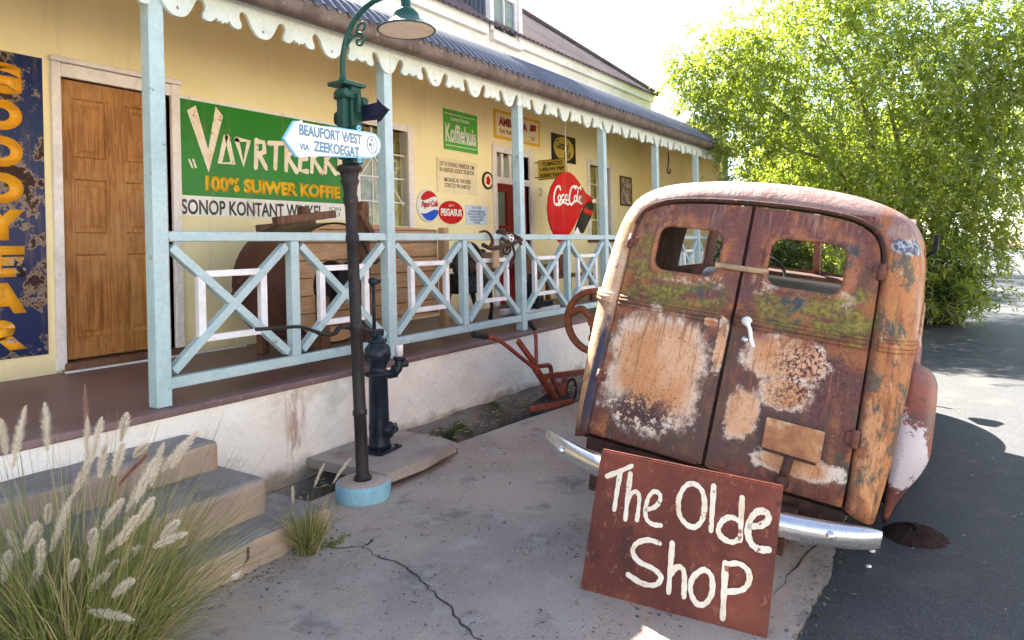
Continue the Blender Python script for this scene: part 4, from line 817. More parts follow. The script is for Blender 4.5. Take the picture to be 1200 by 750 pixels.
part(mb, 'plank_body', 'wood', w)
mb = MB()
for z in (.90, 1.02, 1.16, 1.30, 1.44, 1.58, 1.69):
    xl = cx - .47 * math.sqrt(max(.02, 1 - ((z - cz) / .475) ** 2)); hx = .2 * math.sqrt(max(0, 1 - ((z - cz + .02) / .215) ** 2)); mb.bx(cx - .06 + hx, 5.15, ya - .004, ya - .0005, z - .005, z + .005); mb.bx(xl, cx - .06 - hx - .001, ya - .004, ya - .0005, z - .005, z + .005)
part(mb, 'plank_joint', 'darkwood', w)
mb = MB(); mb.lathe([(.2, 0), (.2, .3)], (cx - .06, ya + .03, cz - .02), (0, 1, 0), 24); part(mb, 'fan_opening', 'dark', w)
for X, zt, m in ((3.66, 1.15, 'darkwood'), (4.12, 1.93, 'darkwood'), (5.2, 1.72, 'wood')):
    mb = MB(); mb.bx(X - .04, X + .04, ya - .09, ya - .005, DK, zt, .012); part(mb, 'leg', m, w)
    mb = MB(); mb.bx(X - .04, X + .04, yb + .005, yb + .09, DK, zt, .012); part(mb, 'leg', m, w)
mb = MB(); mb.bar(aty(322, 259, ya - .05), aty(391, 251, ya - .05), .07, .06, (0, 0, 1), .008); part(mb, 'hopper_rail', 'darkwood', w)
mb = MB(); mb.bar((3.6, yb, 1.72), (4.2, yb, 1.78), .07, .06, (0, 0, 1), .008); part(mb, 'hopper_rail', 'darkwood', w)
mb = MB(); mb.bar((4.0, ya - .13, 1.84), (4.16, ya - .13, 1.62), .05, .05, (0, 1, 0), .006); part(mb, 'hopper_brace', 'darkwood', w)
mb = MB(); c = (4.14, ya - .12, 1.42); mb.torus(c, (0, 1, 0), .20, .014); [mb.tube([c, (c[0] + .2 * math.cos(a), c[1], c[2] + .2 * math.sin(a))], .010, 6) for a in (0, 2.1, 4.2)]; mb.lathe([(.03, -.05), (.03, .14)], c, (0, 1, 0), 12); part(mb, 'crank_wheel', 'iron', w)
mb = MB(); c = (3.98, ya - .06, 1.26); mb.lathe([(.17, -.015), (.17, .015)], c, (0, 1, 0), 28); part(mb, 'pulley', 'black', w)
# iron mangle with flywheel
w = thing('iron_mangle', (6.5, 4.85, DK), 'black iron mangle with spoked flywheel behind the railing, left of the red door', 'machine')
mb = MB(); c = Vector((6.12, 4.62, 1.32)); mb.torus(c, (0, 1, 0), .25, .022, 36, 8)
for a in (0.3, 2.4, 4.5): mb.tube(smoothcurve([c, c + Vector((.14 * math.cos(a + .5), 0, .14 * math.sin(a + .5))), c + Vector((.25 * math.cos(a), 0, .25 * math.sin(a)))], 4), .016, 6)
mb.lathe([(.04, -.04), (.04, .3)], c, (0, 1, 0), 12); part(mb, 'flywheel', 'iron', w)
mb = MB(); mb.bx(6.18, 6.72, 4.7, 5.05, .98, 1.22, .03); mb.bx(6.28, 6.62, 4.72, 5.0, 1.221, 1.5, .03); part(mb, 'frame', 'iron', w)
for z in (1.40, 1.28):
    mb = MB(); mb.lathe([(.02, -.02), (.06, 0), (.06, .6), (.02, .62)], (6.25, 4.68, z), (1, 0, 0), 16); part(mb, 'roller', 'darkwood', w)
for X in (6.22, 6.68):
    for Y in (4.74, 5.0): mb = MB(); mb.tube([(X, Y, .98), (X + (.05 if X > 6.5 else -.05), Y, .8), (X, Y, DK)], [.035, .022, .03], 8); part(mb, 'leg', 'iron', w)
# small blue engine
w = thing('small_engine', (7.55, 4.7, DK), 'small dark blue engine on a low white skid on the veranda floor', 'engine')
mb = MB(); mb.bx(7.15, 8.0, 4.5, 4.58, DK, .72, .01); mb.bx(7.15, 8.0, 4.85, 4.93, DK, .72, .01); part(mb, 'skid', 'white', w)
mb = MB(); mb.bx(7.3, 7.85, 4.52, 4.9, .722, .80, .02); mb.lathe([(.09, 0), (.11, .02), (.11, .22), (.06, .26), (.05, .36)], (7.6, 4.7, .80), (0, 0, 1), 16); part(mb, 'engine_block', 'navy', w)
mb = MB(); mb.torus((7.40, 4.49, .84), (0, 1, 0), .11, .018); mb.lathe([(.03, -.03), (.03, .1)], (7.4, 4.49, .84), (0, 1, 0), 10); mb.bx(7.39, 7.41, 4.485, 4.495, .74, .94); part(mb, 'flywheel', 'iron', w)
# bench
w = thing('wooden_bench', (9.1, 5.1, DK), 'dark brown wooden bench with a high arched back standing behind the red drinks sign', 'bench')
mb = MB(); pts = [(8.35, 1.06)] + [(8.35 + .36 * k / 10, 1.30 + .10 * math.sin(math.pi * k / 10)) for k in range(11)] + [(8.75, 1.24), (9.3, 1.24), (9.35, 1.30)] + [(9.35 + .4 * k / 10, 1.30 + .08 * math.sin(math.pi * k / 10)) for k in range(1, 11)] + [(9.75, 1.06)]
mb.sheet(pts, [], lambda u, v, q: (u, 5.30 + q, v), .03); mb.bx(8.35, 9.75, 5.285, 5.299, 1.12, 1.16); part(mb, 'backrest', 'darkwood', w)
mb = MB(); mb.bx(8.32, 9.78, 4.86, 5.34, 1.04, 1.08, .01); part(mb, 'seat', 'darkwood', w)
for X in (8.36, 9.74):
    for Y in (4.9, 5.3): mb = MB(); mb.bx(X - .03, X + .03, Y - .03, Y + .03, DK, 1.039, .005); part(mb, 'leg', 'darkwood', w)
# old tack hung over the rail
w = thing('harness_gear', (5.5, 3.8, 1.62), 'rusty harness gear with curved horn and beige tag hung over the blue railing', 'harness')
R0 = lambda x, y, Y=3.74: aty(x, y, Y)
mb = MB(); mb.tube(smoothcurve([R0(562, 272), R0(569, 271), R0(575, 276), R0(577, 284), R0(574, 291)], 5), [.008 + .0007 * k for k in range(21)], 8); part(mb, 'horn', 'rustdark', w)
mb = MB(); p = R0(581, 304); mb.box(p, (.095, .03, .17), None, .012); part(mb, 'leather_tag', 'strap', w)
mb = MB(); mb.tube(smoothcurve([R0(566, 287), R0(576, 291), R0(588, 289), R0(600, 285), R0(611, 281)], 5), .022, 8); mb.tube(smoothcurve([R0(588, 279), R0(596, 284), R0(604, 280), R0(611, 286)], 5), .016, 8); mb.tube(smoothcurve([R0(600, 286), R0(603, 300), R0(597, 315)], 5), .012, 8)
mb.torus(R0(594, 292), (.2, 1, .1), .05, .010); mb.tube([aty(584, 272, 3.80), aty(600, 276, 3.80), aty(608, 280, 3.76)], .03, 8); part(mb, 'straps', 'rustdark', w)
mb = MB(); mb.tube([R0(594, 275, 3.72), R0(604, 283, 3.72)], .014, 8); mb.torus(R0(599, 279, 3.71), (0, 1, 0), .035, .008); part(mb, 'buckle', 'chrome', w)

# ================================================================== street lamp and signpost
LB = Vector((2.93, 3.06, 0)); L = thing('street_lamp', LB, 'green swan neck street lamp with finger boards on a black post and blue base', 'street lamp')
mb = MB(); mb.lathe([(.158, -.02), (.166, .012), (.167, .085), (.160, .10)], LB, seg=40); mb.build('base_drum', 'baseblue', L)
mb = MB(); mb.lathe([(.157, .098), (.15, .104), (.06, .108), (0, .109)], LB, seg=40); mb.build('base_top', 'pave', L)
lean = Vector((-.021, .006, 1)); lp = lambda z, dx=0, dy=0: LB + lean * z + Vector((dx, dy, 0))
mb = MB(); mb.lathe([(.055, .108), (.052, .13), (.040, .14), (.038, .5), (.044, .505), (.044, .53), (.038, .54), (.037, 1.02), (.044, 1.03), (.044, 1.06), (.036, 1.07), (.035, 1.55), (.041, 1.56), (.041, 1.6), (.036, 1.61), (.036, 1.78), (.044, 1.80), (.046, 1.83), (.039, 1.85), (.045, 1.90), (.058, 1.93), (.05, 1.95), (.06, 1.985), (.075, 2.0), (.075, 2.02), (.06, 2.03), (0, 2.03)], LB, lean, 20); mb.build('post', 'postpaint', L)
c0 = lp(2.03)
mb = MB(); mb.box(lp(2.27, .035, 0), (.085, .10, .47), None, .008); mb.box(lp(2.27, -.035, .0), (.045, .06, .42), None, .008); mb.box(lp(2.515, .01, 0), (.18, .15, .025), None, .006); mb.box(lp(2.45, .01, 0), (.12, .12, .05), None, .01)
for dx, z in ((-.065, 2.45), (.085, 2.42)): mb.lathe([(.022, -.03), (.028, -.02), (.028, .05), (.02, .06)], lp(z, dx, -.05), (0, 1, 0), 12)
mb.box(lp(2.40, .03, -.07), (.03, .03, .12), None, .006); mb.build('bracket', 'green', L)
# swan neck reaching out over the pavement
gd = Vector((.25, -.97, 0)).normalized()
top = lp(2.52, -.02, 0); gp = lambda u, z: top + gd * u + Vector((0, 0, z))
neck = smoothcurve([gp(0, 0), gp(0, .12), gp(.015, .22), gp(.06, .33), gp(.14, .42), gp(.25, .475), gp(.36, .485), gp(.425, .465), gp(.435, .44)], 6)
mb = MB(); mb.tube(neck, .017, 10); mb.lathe([(.024, 0), (.024, .03), (.018, .04)], gp(0, .0), seg=12); mb.build('swan_neck', 'green', L)
sc = lambda pts: [gp(u, z) for u, z in pts]
mb = MB(); mb.tube(smoothcurve(sc([(.02, .20), (.07, .27), (.125, .29), (.15, .255), (.135, .22), (.105, .225), (.105, .25), (.125, .252)]), 5), .008, 7); mb.tube(smoothcurve(sc([(.10, .29), (.115, .335), (.15, .35), (.16, .32), (.14, .305)]), 5), .008, 7); mb.build('scroll', 'green', L)
lc = gp(.435, .29)
mb = MB(); mb.lathe([(.02, .16), (.028, .155), (.028, .11), (.05, .10), (.075, .07), (.078, .045), (.10, .03), (.115, .01), (.165, -.015), (.172, -.022), (.168, -.026), (.11, .002), (.06, .03), (0, .03)], lc, seg=40); mb.build('lamp_shade', 'green', L)
mb = MB(); mb.lathe([(.160, -.0235), (.12, -.016), (.05, -.012), (0, -.011)], lc, seg=40); mb.build('lamp_lens', 'lampwhite', L)
# finger boards
sy = LB.y - .085; u2 = lambda x, y: (lambda p: (p.x, p.z))(aty(325 + x * 135 / 1200, 135 + y * 65 / 578, sy)); SF = wallframe(sy)
bo = [u2(*p) for p in ((42, 245), (150, 60), (222, 68), (222, 98), (600, 128), (940, 180))] + [u2(*p) for p in ((1000, 195), (1045, 250), (1062, 310), (1045, 390), (1005, 435), (950, 452))] + [u2(*p) for p in ((640, 440), (225, 418), (222, 436), (180, 440))]
def board(name, outl, rim, face, fr, parent, inset=.010, th=.016):
    c = np.mean(outl, 0); inn = []
    n = len(outl)
    for i in range(n):
        p = Vector(outl[i]); a = (p - Vector(outl[i - 1])).normalized(); b = (Vector(outl[(i + 1) % n]) - p).normalized(); nn = Vector((-a.y - b.y, a.x + b.x)); nn = nn.normalized() if nn.length > 1e-6 else Vector((-a.y, a.x))
        k = inset / max(.35, math.sqrt(max(.05, (1 + a.dot(b)) / 2))); q = p + nn * k
        if (q - Vector(c)).length > (p - Vector(c)).length: q = p - nn * k
        inn.append(tuple(q))
    o = sheetpart(name, outl, rim, fr, parent, 0, th); sheetpart('board_face', inn, face, fr, o, th + .0003, .0015); return o
bd = board('direction_board', bo, 'signblue', 'e_white', SF, L)
def sk(s, cu, cv, w_, h_, sl): text(s, SF, cu, cv, w_, h_, 'letterblue', bd, .0185, .03, skew=sl)
a = u2(205, 190); b = u2(855, 235); cc = u2(530, 205); sk('BEAUFORT WEST', (a[0] + b[0]) / 2, cc[1], b[0] - a[0], .060, 0)
a = u2(355, 345); b = u2(830, 370); cc = u2(590, 357); sk('ZEEKOEGAT', (a[0] + b[0]) / 2, cc[1], b[0] - a[0], .060, 0)
a = u2(205, 330); b = u2(310, 338); cc = u2(258, 335); sk('VIA', (a[0] + b[0]) / 2, cc[1], b[0] - a[0], .036, 0)
cc = u2(965, 312); mb = MB(); stroke(mb, SF, ell(cc[0], cc[1], .042, .052, 26), .006, .0185, closed=True, curve=False); mb.build('ring', 'letterblue', bd); text('R\nM C\nC', SF, cc[0], cc[1], .055, .080, 'letterblue', bd, .0186, .02)
for x, y in ((838, 135), (850, 470)): cc = u2(x, y); mb = MB(); mb.torus(SF.at(cc[0], cc[1], .008), (0, 1, 0), .012, .006, 16, 6); mb.build('mounting_lug', 'signblue', bd)
mb = MB(); mb.box(SF.at(lp(2.1).x, lp(2.24).z - .06, -.03), (.05, .05, .16)); mb.build('clamp', 'green', L)
nf = Frame(lp(2.345, .09, .03), (0, -1, 0), (0, 0, 1), (-1, 0, 0))
no = [(-.14, -.045), (-.165, -.03), (-.17, 0), (-.165, .03), (-.14, .045), (.22, .045), (.22, .062), (.30, 0), (.22, -.062), (.22, -.045)]
board('direction_board', no, 'navy', 'navy', nf, L, .008)

# ================================================================== hand pump on its slab
s = thing('pump_slab', (3.45, 3.35, .1), 'loose concrete slab bridging the open gutter under the hand pump', 'slab')
mb = MB(); mb.sheet([(3.05, 2.98), (3.40, 2.97), (3.80, 3.02), (3.86, 3.20), (3.87, 3.70), (3.04, 3.705)], [], lambda u, v, q: (u, v, .115 - q + .003 * math.sin(u * 9 + v * 4)), .065, {0: np.arange(3.1, 3.9, .1), 1: np.arange(3.0, 3.7, .1)}); mb.build('concrete_plate', 'slab', s)
mb = MB(); mb.bx(3.0, 3.9, 3.08, 3.16, -.30, .046, .01); mb.build('support', 'bank', s)
pc = Vector((3.40, 3.38, .118)); P_ = thing('hand_pump', pc, 'dark blue cast iron hand pump on the concrete slab beside the black lamp post', 'pump')
mb = MB(); mb.box(pc + Vector((0, 0, .012)), (.24, .22, .024), Matrix.Rotation(.1, 3, 'Z'), .008); [mb.lathe([(.014, .024), (.014, .038)], pc + Vector((sx * .09, sy_ * .08, 0)), seg=6) for sx in (-1, 1) for sy_ in (-1, 1)]; mb.build('base_plate', 'pumpblue', P_); P_.scale = (.97, .97, .87)
mb = MB(); mb.lathe([(.085, .02), (.078, .05), (.074, .14), (.076, .19), (.072, .22), (.068, .58), (.074, .59), (.098, .60), (.098, .625), (.066, .632), (.056, .65), (.066, .68), (.088, .72), (.096, .76), (.092, .81), (.07, .845), (.05, .858), (.07, .862), (.07, .885), (.035, .89), (.032, .93)], pc, seg=28); mb.build('barrel', 'pumpblue', P_)
mb = MB(); d = Vector((.55, -.83, 0)).normalized(); c = pc + Vector((0, 0, .16)); mb.lathe([(.065, .02), (.065, .085), (.052, .10), (0, .105)], c, d, 18); rt_ = Vector((-d.y, d.x, 0)); mb.tube([c + d * .10 - rt_ * .085 + Vector((0, 0, -.005)), c + d * .118, c + d * .10 + rt_ * .085 + Vector((0, 0, .02))], [.014, .022, .014], 8); mb.build('inspection_cover', 'pumpblue', P_)
mb = MB(); pr = Vector((.9, -.43, 0)).normalized(); q = lambda u, z: pc + pr * u + Vector((0, 0, z)); mb.tube(smoothcurve([q(.05, .60), q(.11, .595), q(.155, .635), q(.165, .71)], 5), [.036] * 6 + [.032] * 10, 12); mb.lathe([(.052, -.012), (.052, .012)], q(.125, .612), pr, 14); mb.lathe([(.045, .70), (.045, .73)], pc + pr * .165, seg=14); mb.lathe([(.03, -.03), (.03, .03)], q(.195, .665), pr, 10); mb.build('outlet', 'pumpblue', P_)
mb = MB(); mb.lathe([(.028, .731), (.03, .82), (.026, .825), (0, .825)], pc + pr * .165, seg=14); mb.build('white_pipe', 'white', P_)
mb = MB(); mb.tube([q(-.02, .93), q(-.02, 1.34)], .013, 8); mb.lathe([(.03, 1.33), (.036, 1.34), (.036, 1.37), (.02, 1.38)], q(-.02, 0), seg=12); mb.box(q(-.0, .935), (.10, .05, .06), None, .01); mb.build('pump_rod', 'pumpblue', P_)
hz = lambda x, y: (lambda p: Vector((pc.x + (p.x - pc.x) / .97, pc.y + (p.y - pc.y) / .97, pc.z + (p.z - pc.z) / .87)))(aty(x, y, 3.42))
mb = MB(); mb.tube(smoothcurve([q(-.01, .95), hz(402, 383), hz(392, 391), hz(380, 392), hz(368, 388), hz(352, 383), hz(330, 384), hz(300, 386)], 5), [.018] * 10 + [.016] * 10 + [.013] * 16, 8); mb.build('pump_handle', 'iron', P_)

# ================================================================== plough and chaff cutter
PP = lambda x, y, Y=3.30: aty(550 + x / 5.36, 360 + y / 5.36, Y)
w = thing('hand_plough', (5.6, 3.3, 0), 'red iron hand plough with black grips leaning along the white plinth', 'plough')
for nm, pts, r, Y in (('handle', [(105, 185), (190, 210), (300, 297), (410, 385), (430, 420)], .020, 3.36), ('handle', [(412, 140), (418, 200), (420, 300), (420, 380)], .018, 3.55)):
    mb = MB(); mb.tube(smoothcurve([PP(x, y, Y - .06 * i / 4 if Y < 3.4 else Y - .05 * i) for i, (x, y) in enumerate(pts)], 4), r, 8); hd = mb.build(nm, 'redrust', w)
    mb = MB(); mb.tube([PP(x, y, Y) for x, y in (((25, 172), (110, 186)) if Y < 3.4 else ((378, 100), (412, 142)))], r * 1.25, 8); mb.build('grip', 'grip', hd)
mb = MB(); B_ = lambda *p: [PP(x, y, 3.32) for x, y in p]
mb.bar(*B_((305, 210), (420, 370)), .05, .03, (0, 1, 0)); mb.tube(smoothcurve(B_((415, 385), (470, 470), (550, 590)), 4), .035, 8); mb.tube(smoothcurve(B_((440, 372), (495, 365), (512, 385), (515, 430)), 4), .022, 8)
mb.bar(*B_((455, 440), (760, 400)), .055, .06, (0, 1, 0)); mb.bar(*B_((600, 450), (575, 580)), .05, .04, (0, 1, 0)); mb.bar(*B_((520, 450), (600, 590)), .04, .035, (0, 1, 0)); mb.bar(*B_((460, 530), (560, 480)), .03, .03, (0, 1, 0)); mb.build('beam', 'redrust', w)
mb = MB(); pts = [PP(x, y, Y) for x, y, Y in ((375, 635, 3.22), (640, 585, 3.2), (620, 520, 3.34), (520, 520, 3.42), (420, 585, 3.38))]; mb.face(pts); mb.face([p + Vector((0, .02, -.015)) for p in pts]); mb.bar(pts[0], pts[1], .05, .02, (0, 0, 1)); mb.build('mouldboard', 'rustdark', w)
mb = MB(); mb.bar(PP(385, 640, 3.20), PP(650, 592, 3.16), .045, .04, (0, 1, 0)); mb.build('share', 'redrust', w)
mb = MB(); mb.torus(PP(640, 520, 3.35), (0, 1, 0), .11, .014); mb.build('land_wheel', 'rustdark', w)
w = thing('chaff_cutter', (5.85, 2.8, 0), 'dark green chaff cutter with a big orange rusted flywheel beside the van', 'farm machine')
c = Vector((5.74, 2.86, .79)); mb = MB()
rows = []
for k in range(48): a = 2 * math.pi * k / 48; rd = Vector((0, math.cos(a), math.sin(a))); rows.append([c + rd * r_ + Vector((x, 0, 0)) for r_, x in ((.315, -.03), (.315, .03), (.262, .025), (.262, -.025))])
rows.append(rows[0]); mb.grid(rows, True, True)
for k in range(3):
    a = 2.2 + k * 2.094; pts = [c + Vector((0, math.cos(a + t_) * r_, math.sin(a + t_) * r_)) for r_, t_ in ((.03, 0), (.10, .55), (.18, .60), (.27, .15))]; mb.tube(smoothcurve(pts, 5), [.03] * 8 + [.035] * 8, 8)
mb.lathe([(.055, -.05), (.055, .06)], c, (1, 0, 0), 16); mb.build('flywheel', 'rustwheel', w)
mb = MB(); mb.bx(5.84, 6.3, 2.62, 2.98, .46, .80, .03); mb.lathe([(.03, -.02), (.03, .3)], c, (1, 0, 0), 10); mb.build('cutter_box', 'dkgreen', w)
mb = MB(); out = [(2.56, 0), (2.62, 0), (2.70, .30), (2.90, .30), (2.99, 0), (3.06, 0), (3.03, .22), (2.96, .50), (2.64, .50), (2.59, .22)]
for X in (5.86, 6.24): mb.sheet(out, [], lambda u, v, q: (X + q, u, v), .03)
mb.build('stand', 'dkgreen', w)
mb = MB(); mb.torus((5.84, 3.03, .06), (1, 0, 0), .045, .02); mb.build('castor', 'iron', w)
# ================================================================== rusted van
VO = Vector((3.212, 1.037, .437)); LEAN = .325
V = thing('rusty_van', VO, 'rusted old panel van leaning to one side with its two rear doors closed', 'van')
V.rotation_euler = Matrix.Rotation(.023, 3, 'Z').to_4x4().to_3x3().__matmul__(Matrix.Rotation(.144, 3, 'X')).to_euler(); LOC[V.name] = 1
VM = Matrix.Translation(VO) @ V.rotation_euler.to_matrix().to_4x4()
Ph = [(.735, -.08), (.76, .12), (.78, .35), (.792, .60), (.795, .685), (.79, .80), (.782, .95), (.765, 1.08), (.735, 1.18), (.68, 1.265), (.58, 1.325), (.44, 1.365), (.22, 1.392), (0, 1.40)]
Qh = [(.622, -.02), (.622, .12), (.622, .35), (.622, .60), (.622, .685), (.622, .80), (.622, .92), (.620, 1.02), (.608, 1.105), (.570, 1.185), (.49, 1.232), (.375, 1.256), (.2, 1.270), (0, 1.274)]
def dens(h):
    q = smoothcurve([(a, b, 0) for a, b in h], 3); return [(p.x, p.y) for p in q]
Ph, Qh = dens(Ph), dens(Qh); PF = Ph + [(-y, z) for y, z in Ph[-2::-1]]; QF = Qh + [(-y, z) for y, z in Qh[-2::-1]]
def sect(t, rr=.165):
    s_, c_ = math.sin(t), math.cos(t); return [(LEAN * (qz + (pz - qz) * s_) * (1 - .10 * max(0, qz - .9)) + rr * (1 - c_), qy + (py - qy) * s_, qz + (pz - qz) * s_) for (py, pz), (qy, qz) in zip(PF, QF)]
rows = [sect(R(a)) for a in (0, 12, 25, 38, 50, 62, 75, 90)]
inner = [(x + .07, y * .97, z - .01) for x, y, z in rows[0]]
svals = [.08, .2, .33, .46, .57, .595, .70, .80, .865, .885, 1.0]; last = rows[-1]
for s_ in svals: rows.append([(x + ((2.62 + .42 * max(0, min(1, (.80 - z) / .05))) - x) * s_, y, z + (.014 * math.sin(s_ * 3.1) if z > 1.2 else 0)) for x, y, z in last])
zi = [z for y, z in PF]
mb = MB(); mb.grid([inner] + rows, True, False, None, lambda i, k: (13 <= i <= 16) and .80 < min(zi[k], zi[k + 1]) and max(zi[k], zi[k + 1]) < 1.14)
body = mb.build('body', 'van', V)
bpy.context.view_layer.update()
sol = body.modifiers.new('thickness', 'SOLIDIFY'); sol.thickness = .012; sol.offset = -1; body.data.materials.append(M['rustdark']); sol.material_offset = 1  # inner faces coloured dark to paint in the shade inside the van
for sg in (1, -1):
    dl = [(.009, 0), (.608, -.005), (.612, .1), (.613, .7), (.611, 1.0), (.599, 1.10), (.562, 1.175), (.485, 1.218), (.37, 1.242), (.2, 1.256), (.009, 1.260)]
    up_ = smoothcurve([(a, b, 0) for a, b in dl[4:]], 3); outl = [(sg * a, b) for a, b in dl[:4] + [(p.x, p.y) for p in up_]]
    hole = [(sg * a, b) for a, b in rrect(.118, .468, .878, 1.118, .062, 6)]
    dm = lambda u, v, w: (LEAN * v * (1 - .10 * max(0, v - .9)) - .014 + w + .012 * (1 - min(1, abs(abs(u) - .31) / .3) ** 2) * -1, u, v)
    mb = MB(); mb.sheet(outl, [hole], dm, .028, {0: [sg * x for x in (.1, .2, .31, .42, .52)], 1: np.arange(.1, 1.25, .1)}); d = mb.build('rear_door', 'van', V)
    for f in d.data.polygons: f.use_smooth = False
    mb = MB(); lp_ = [Vector(dm(a, b, -.004)) for a, b in hole]
    rg = []
    for dr, dx in ((.0, .016), (-.004, -.006), (.010, -.014), (.022, -.008), (.034, .002)):
        rg.append([Vector(dm(sg * (.293 + (abs(a) - .293) * (1 + dr / .175)), .998 + (b - .998) * (1 + dr / .12), dx)) for a, b in hole])
    mb.grid(rg, True, True); mb.build('window_rim', 'van', d)
    mb = MB()
    for z in (.668, .688, .706): mb.tube([Vector(dm(sg * u, z, -.002)) for u in np.linspace(.012, .608, 9)], .011 if z != .688 else .014, 8)
    mb.build('belt_bead', 'van', d)
    for z in (1.01, .28):
        mb = MB(); q = Vector(dm(sg * .618, z, -.012)); ax = Vector((LEAN, 0, 1)).normalized(); mb.lathe([(.010, -.040), (.0155, -.038), (.0155, -.014), (.017, -.013), (.017, .013), (.0155, .014), (.0155, .038), (.010, .040)], q, ax, 12); mb.box(q + Vector((.010, -sg * .018, 0)), (.018, .04, .05), None, .004); mb.build('hinge', 'hinge', d)
    mb = MB(); mb.bar(Vector(dm(sg * .03, .004, -.006)), Vector(dm(sg * .60, .002, -.006)), .016, .012, (0, 0, 1)); mb.build('lower_lip', 'van', d)
    if sg < 0:
        mb = MB(); q = lambda u, v, w: Vector(dm(u, v, w)); mb.lathe([(.026, -.004), (.026, .012), (.015, .02), (0, .022)], q(-.075, .692, -.002), (-1, 0, 0), 14)
        mb.tube(smoothcurve([q(-.070, .695, -.035), q(-.085, .69, -.05), q(-.105, .665, -.055), q(-.118, .62, -.05), q(-.135, .585, -.045)], 4), [.013] * 6 + [.010] * 11, 8); mb.build('door_handle', 'letplain', d)
        mb = MB(); mb.lathe([(.018, 0), (.015, .01), (0, .012)], q(-.08, .605, -.002), (-1, 0, 0), 12); mb.build('lock', 'chrome', d)
        mb = MB(); fr = Frame(q(-.375, .222, -.028), (0, -1, 0), Vector((LEAN, 0, 1)).normalized(), (-1, 0, LEAN)); mb.sheet(rrect(-.125, .125, -.07, .07, .006, 2), [], lambda u, v, w: fr.at(u, v + .02 * -u, -w), .006); pl = mb.build('blank_plate', 'plate', d)
        mb = MB(); mb.bar(fr.at(-.12, -.073, .004), fr.at(.11, -.08, .004), .012, .012, (0, 0, 1)); mb.tube([fr.at(.0, -.08, .01), fr.at(-.005, -.14, .02), fr.at(-.015, -.17, .0)], .022, 8); mb.lathe([(.03, 0), (.034, .02), (.026, .05), (0, .055)], fr.at(-.015, -.19, -.01), (-1, 0, .1), 12); mb.build('plate_lamp', 'rustdark', d)
mb = MB(); mb.grid([[(LEAN * z * (1 - .10 * max(0, z - .9)) + .022, y, z) for y in (-.03, .03)] for z in (0, .3, .6, .9, 1.1, 1.262)], False); mb.build('door_lap', 'rustdark', V)
# drip rail over the doors and belt bead round the corners
mb = MB(); k0 = next(i for i, p in enumerate(QF) if p[1] > 1.10); k1 = len(QF) - 1 - next(i for i, p in enumerate(QF) if p[1] > .99)
mb.tube([(LEAN * z * (1 - .10 * max(0, z - .9)) - .016, y * 1.008, z + .008) for y, z in QF[k0:k1 + 1]], .0105, 8); mb.build('drip_rail', 'rustdark', V)
mb = MB()
for sg in (1, -1):
    for z, r_ in ((.668, .011), (.688, .015), (.706, .011)):
        pts = []
        for a in (8, 25, 40, 55, 70, 90): t = R(a); pts.append((LEAN * z + .165 * (1 - math.cos(t)) - .002, sg * (.622 + (.795 - .622) * math.sin(t) + .002), z))
        pts.append((2.6, sg * .797, z)); mb.tube(pts, r_, 8)
    mb.build('belt_bead', 'van', V); mb = MB()
mb.bm.free()
mb = MB(); mb.bx(.03, 2.9, -.70, .70, -.05, -.02); mb.bx(.0, .05, -.62, .62, -.10, -.03); [mb.bx(-.33, 3.9, y - .04, y + .04, -.16, -.06) for y in (.40, -.40)]; mb.bx(.05, .10, -.60, .60, -.028, -.012); mb.bx(.85, .93, -.70, .70, -.18, -.10); mb.bx(3.0, 3.08, -.70, .70, -.20, -.12); mb.build('chassis', 'rustdark', V)
mb = MB()
def bump_row(y):
    k = min(1., max(.30, (1 - (abs(y) / .80) ** 16))); x0 = -.385 + .20 * (abs(y) / .775) ** 2.6; z0 = -.036
    return [(x0 + dx * k + .03 * (1 - k), y, z0 + dz * math.sqrt(k)) for dx, dz in ((.03, .052), (.008, .049), (-.014, .034), (-.022, .010), (-.020, -.016), (-.008, -.038), (.012, -.050), (.03, -.052), (.03, -.036), (.012, -.027), (.002, 0), (.012, .036))]
mb.grid([bump_row(y) for y in np.concatenate([[-.774, -.765, -.75, -.73], np.linspace(-.70, .70, 24), [.73, .75, .765, .774]])], True, True); mb.face(bump_row(-.774)); mb.face(bump_row(.774)); bu = mb.build('rear_bumper', 'chrome', V)
for y in (-.60, .62): mb = MB(); mb.lathe([(.02, 0), (.017, .008), (0, .011)], (-.385 + .20 * (.6 / .775) ** 2.6 - .02, y, -.026), (-1, 0, .1), 14); mb.build('bumper_bolt', 'chrome', bu)
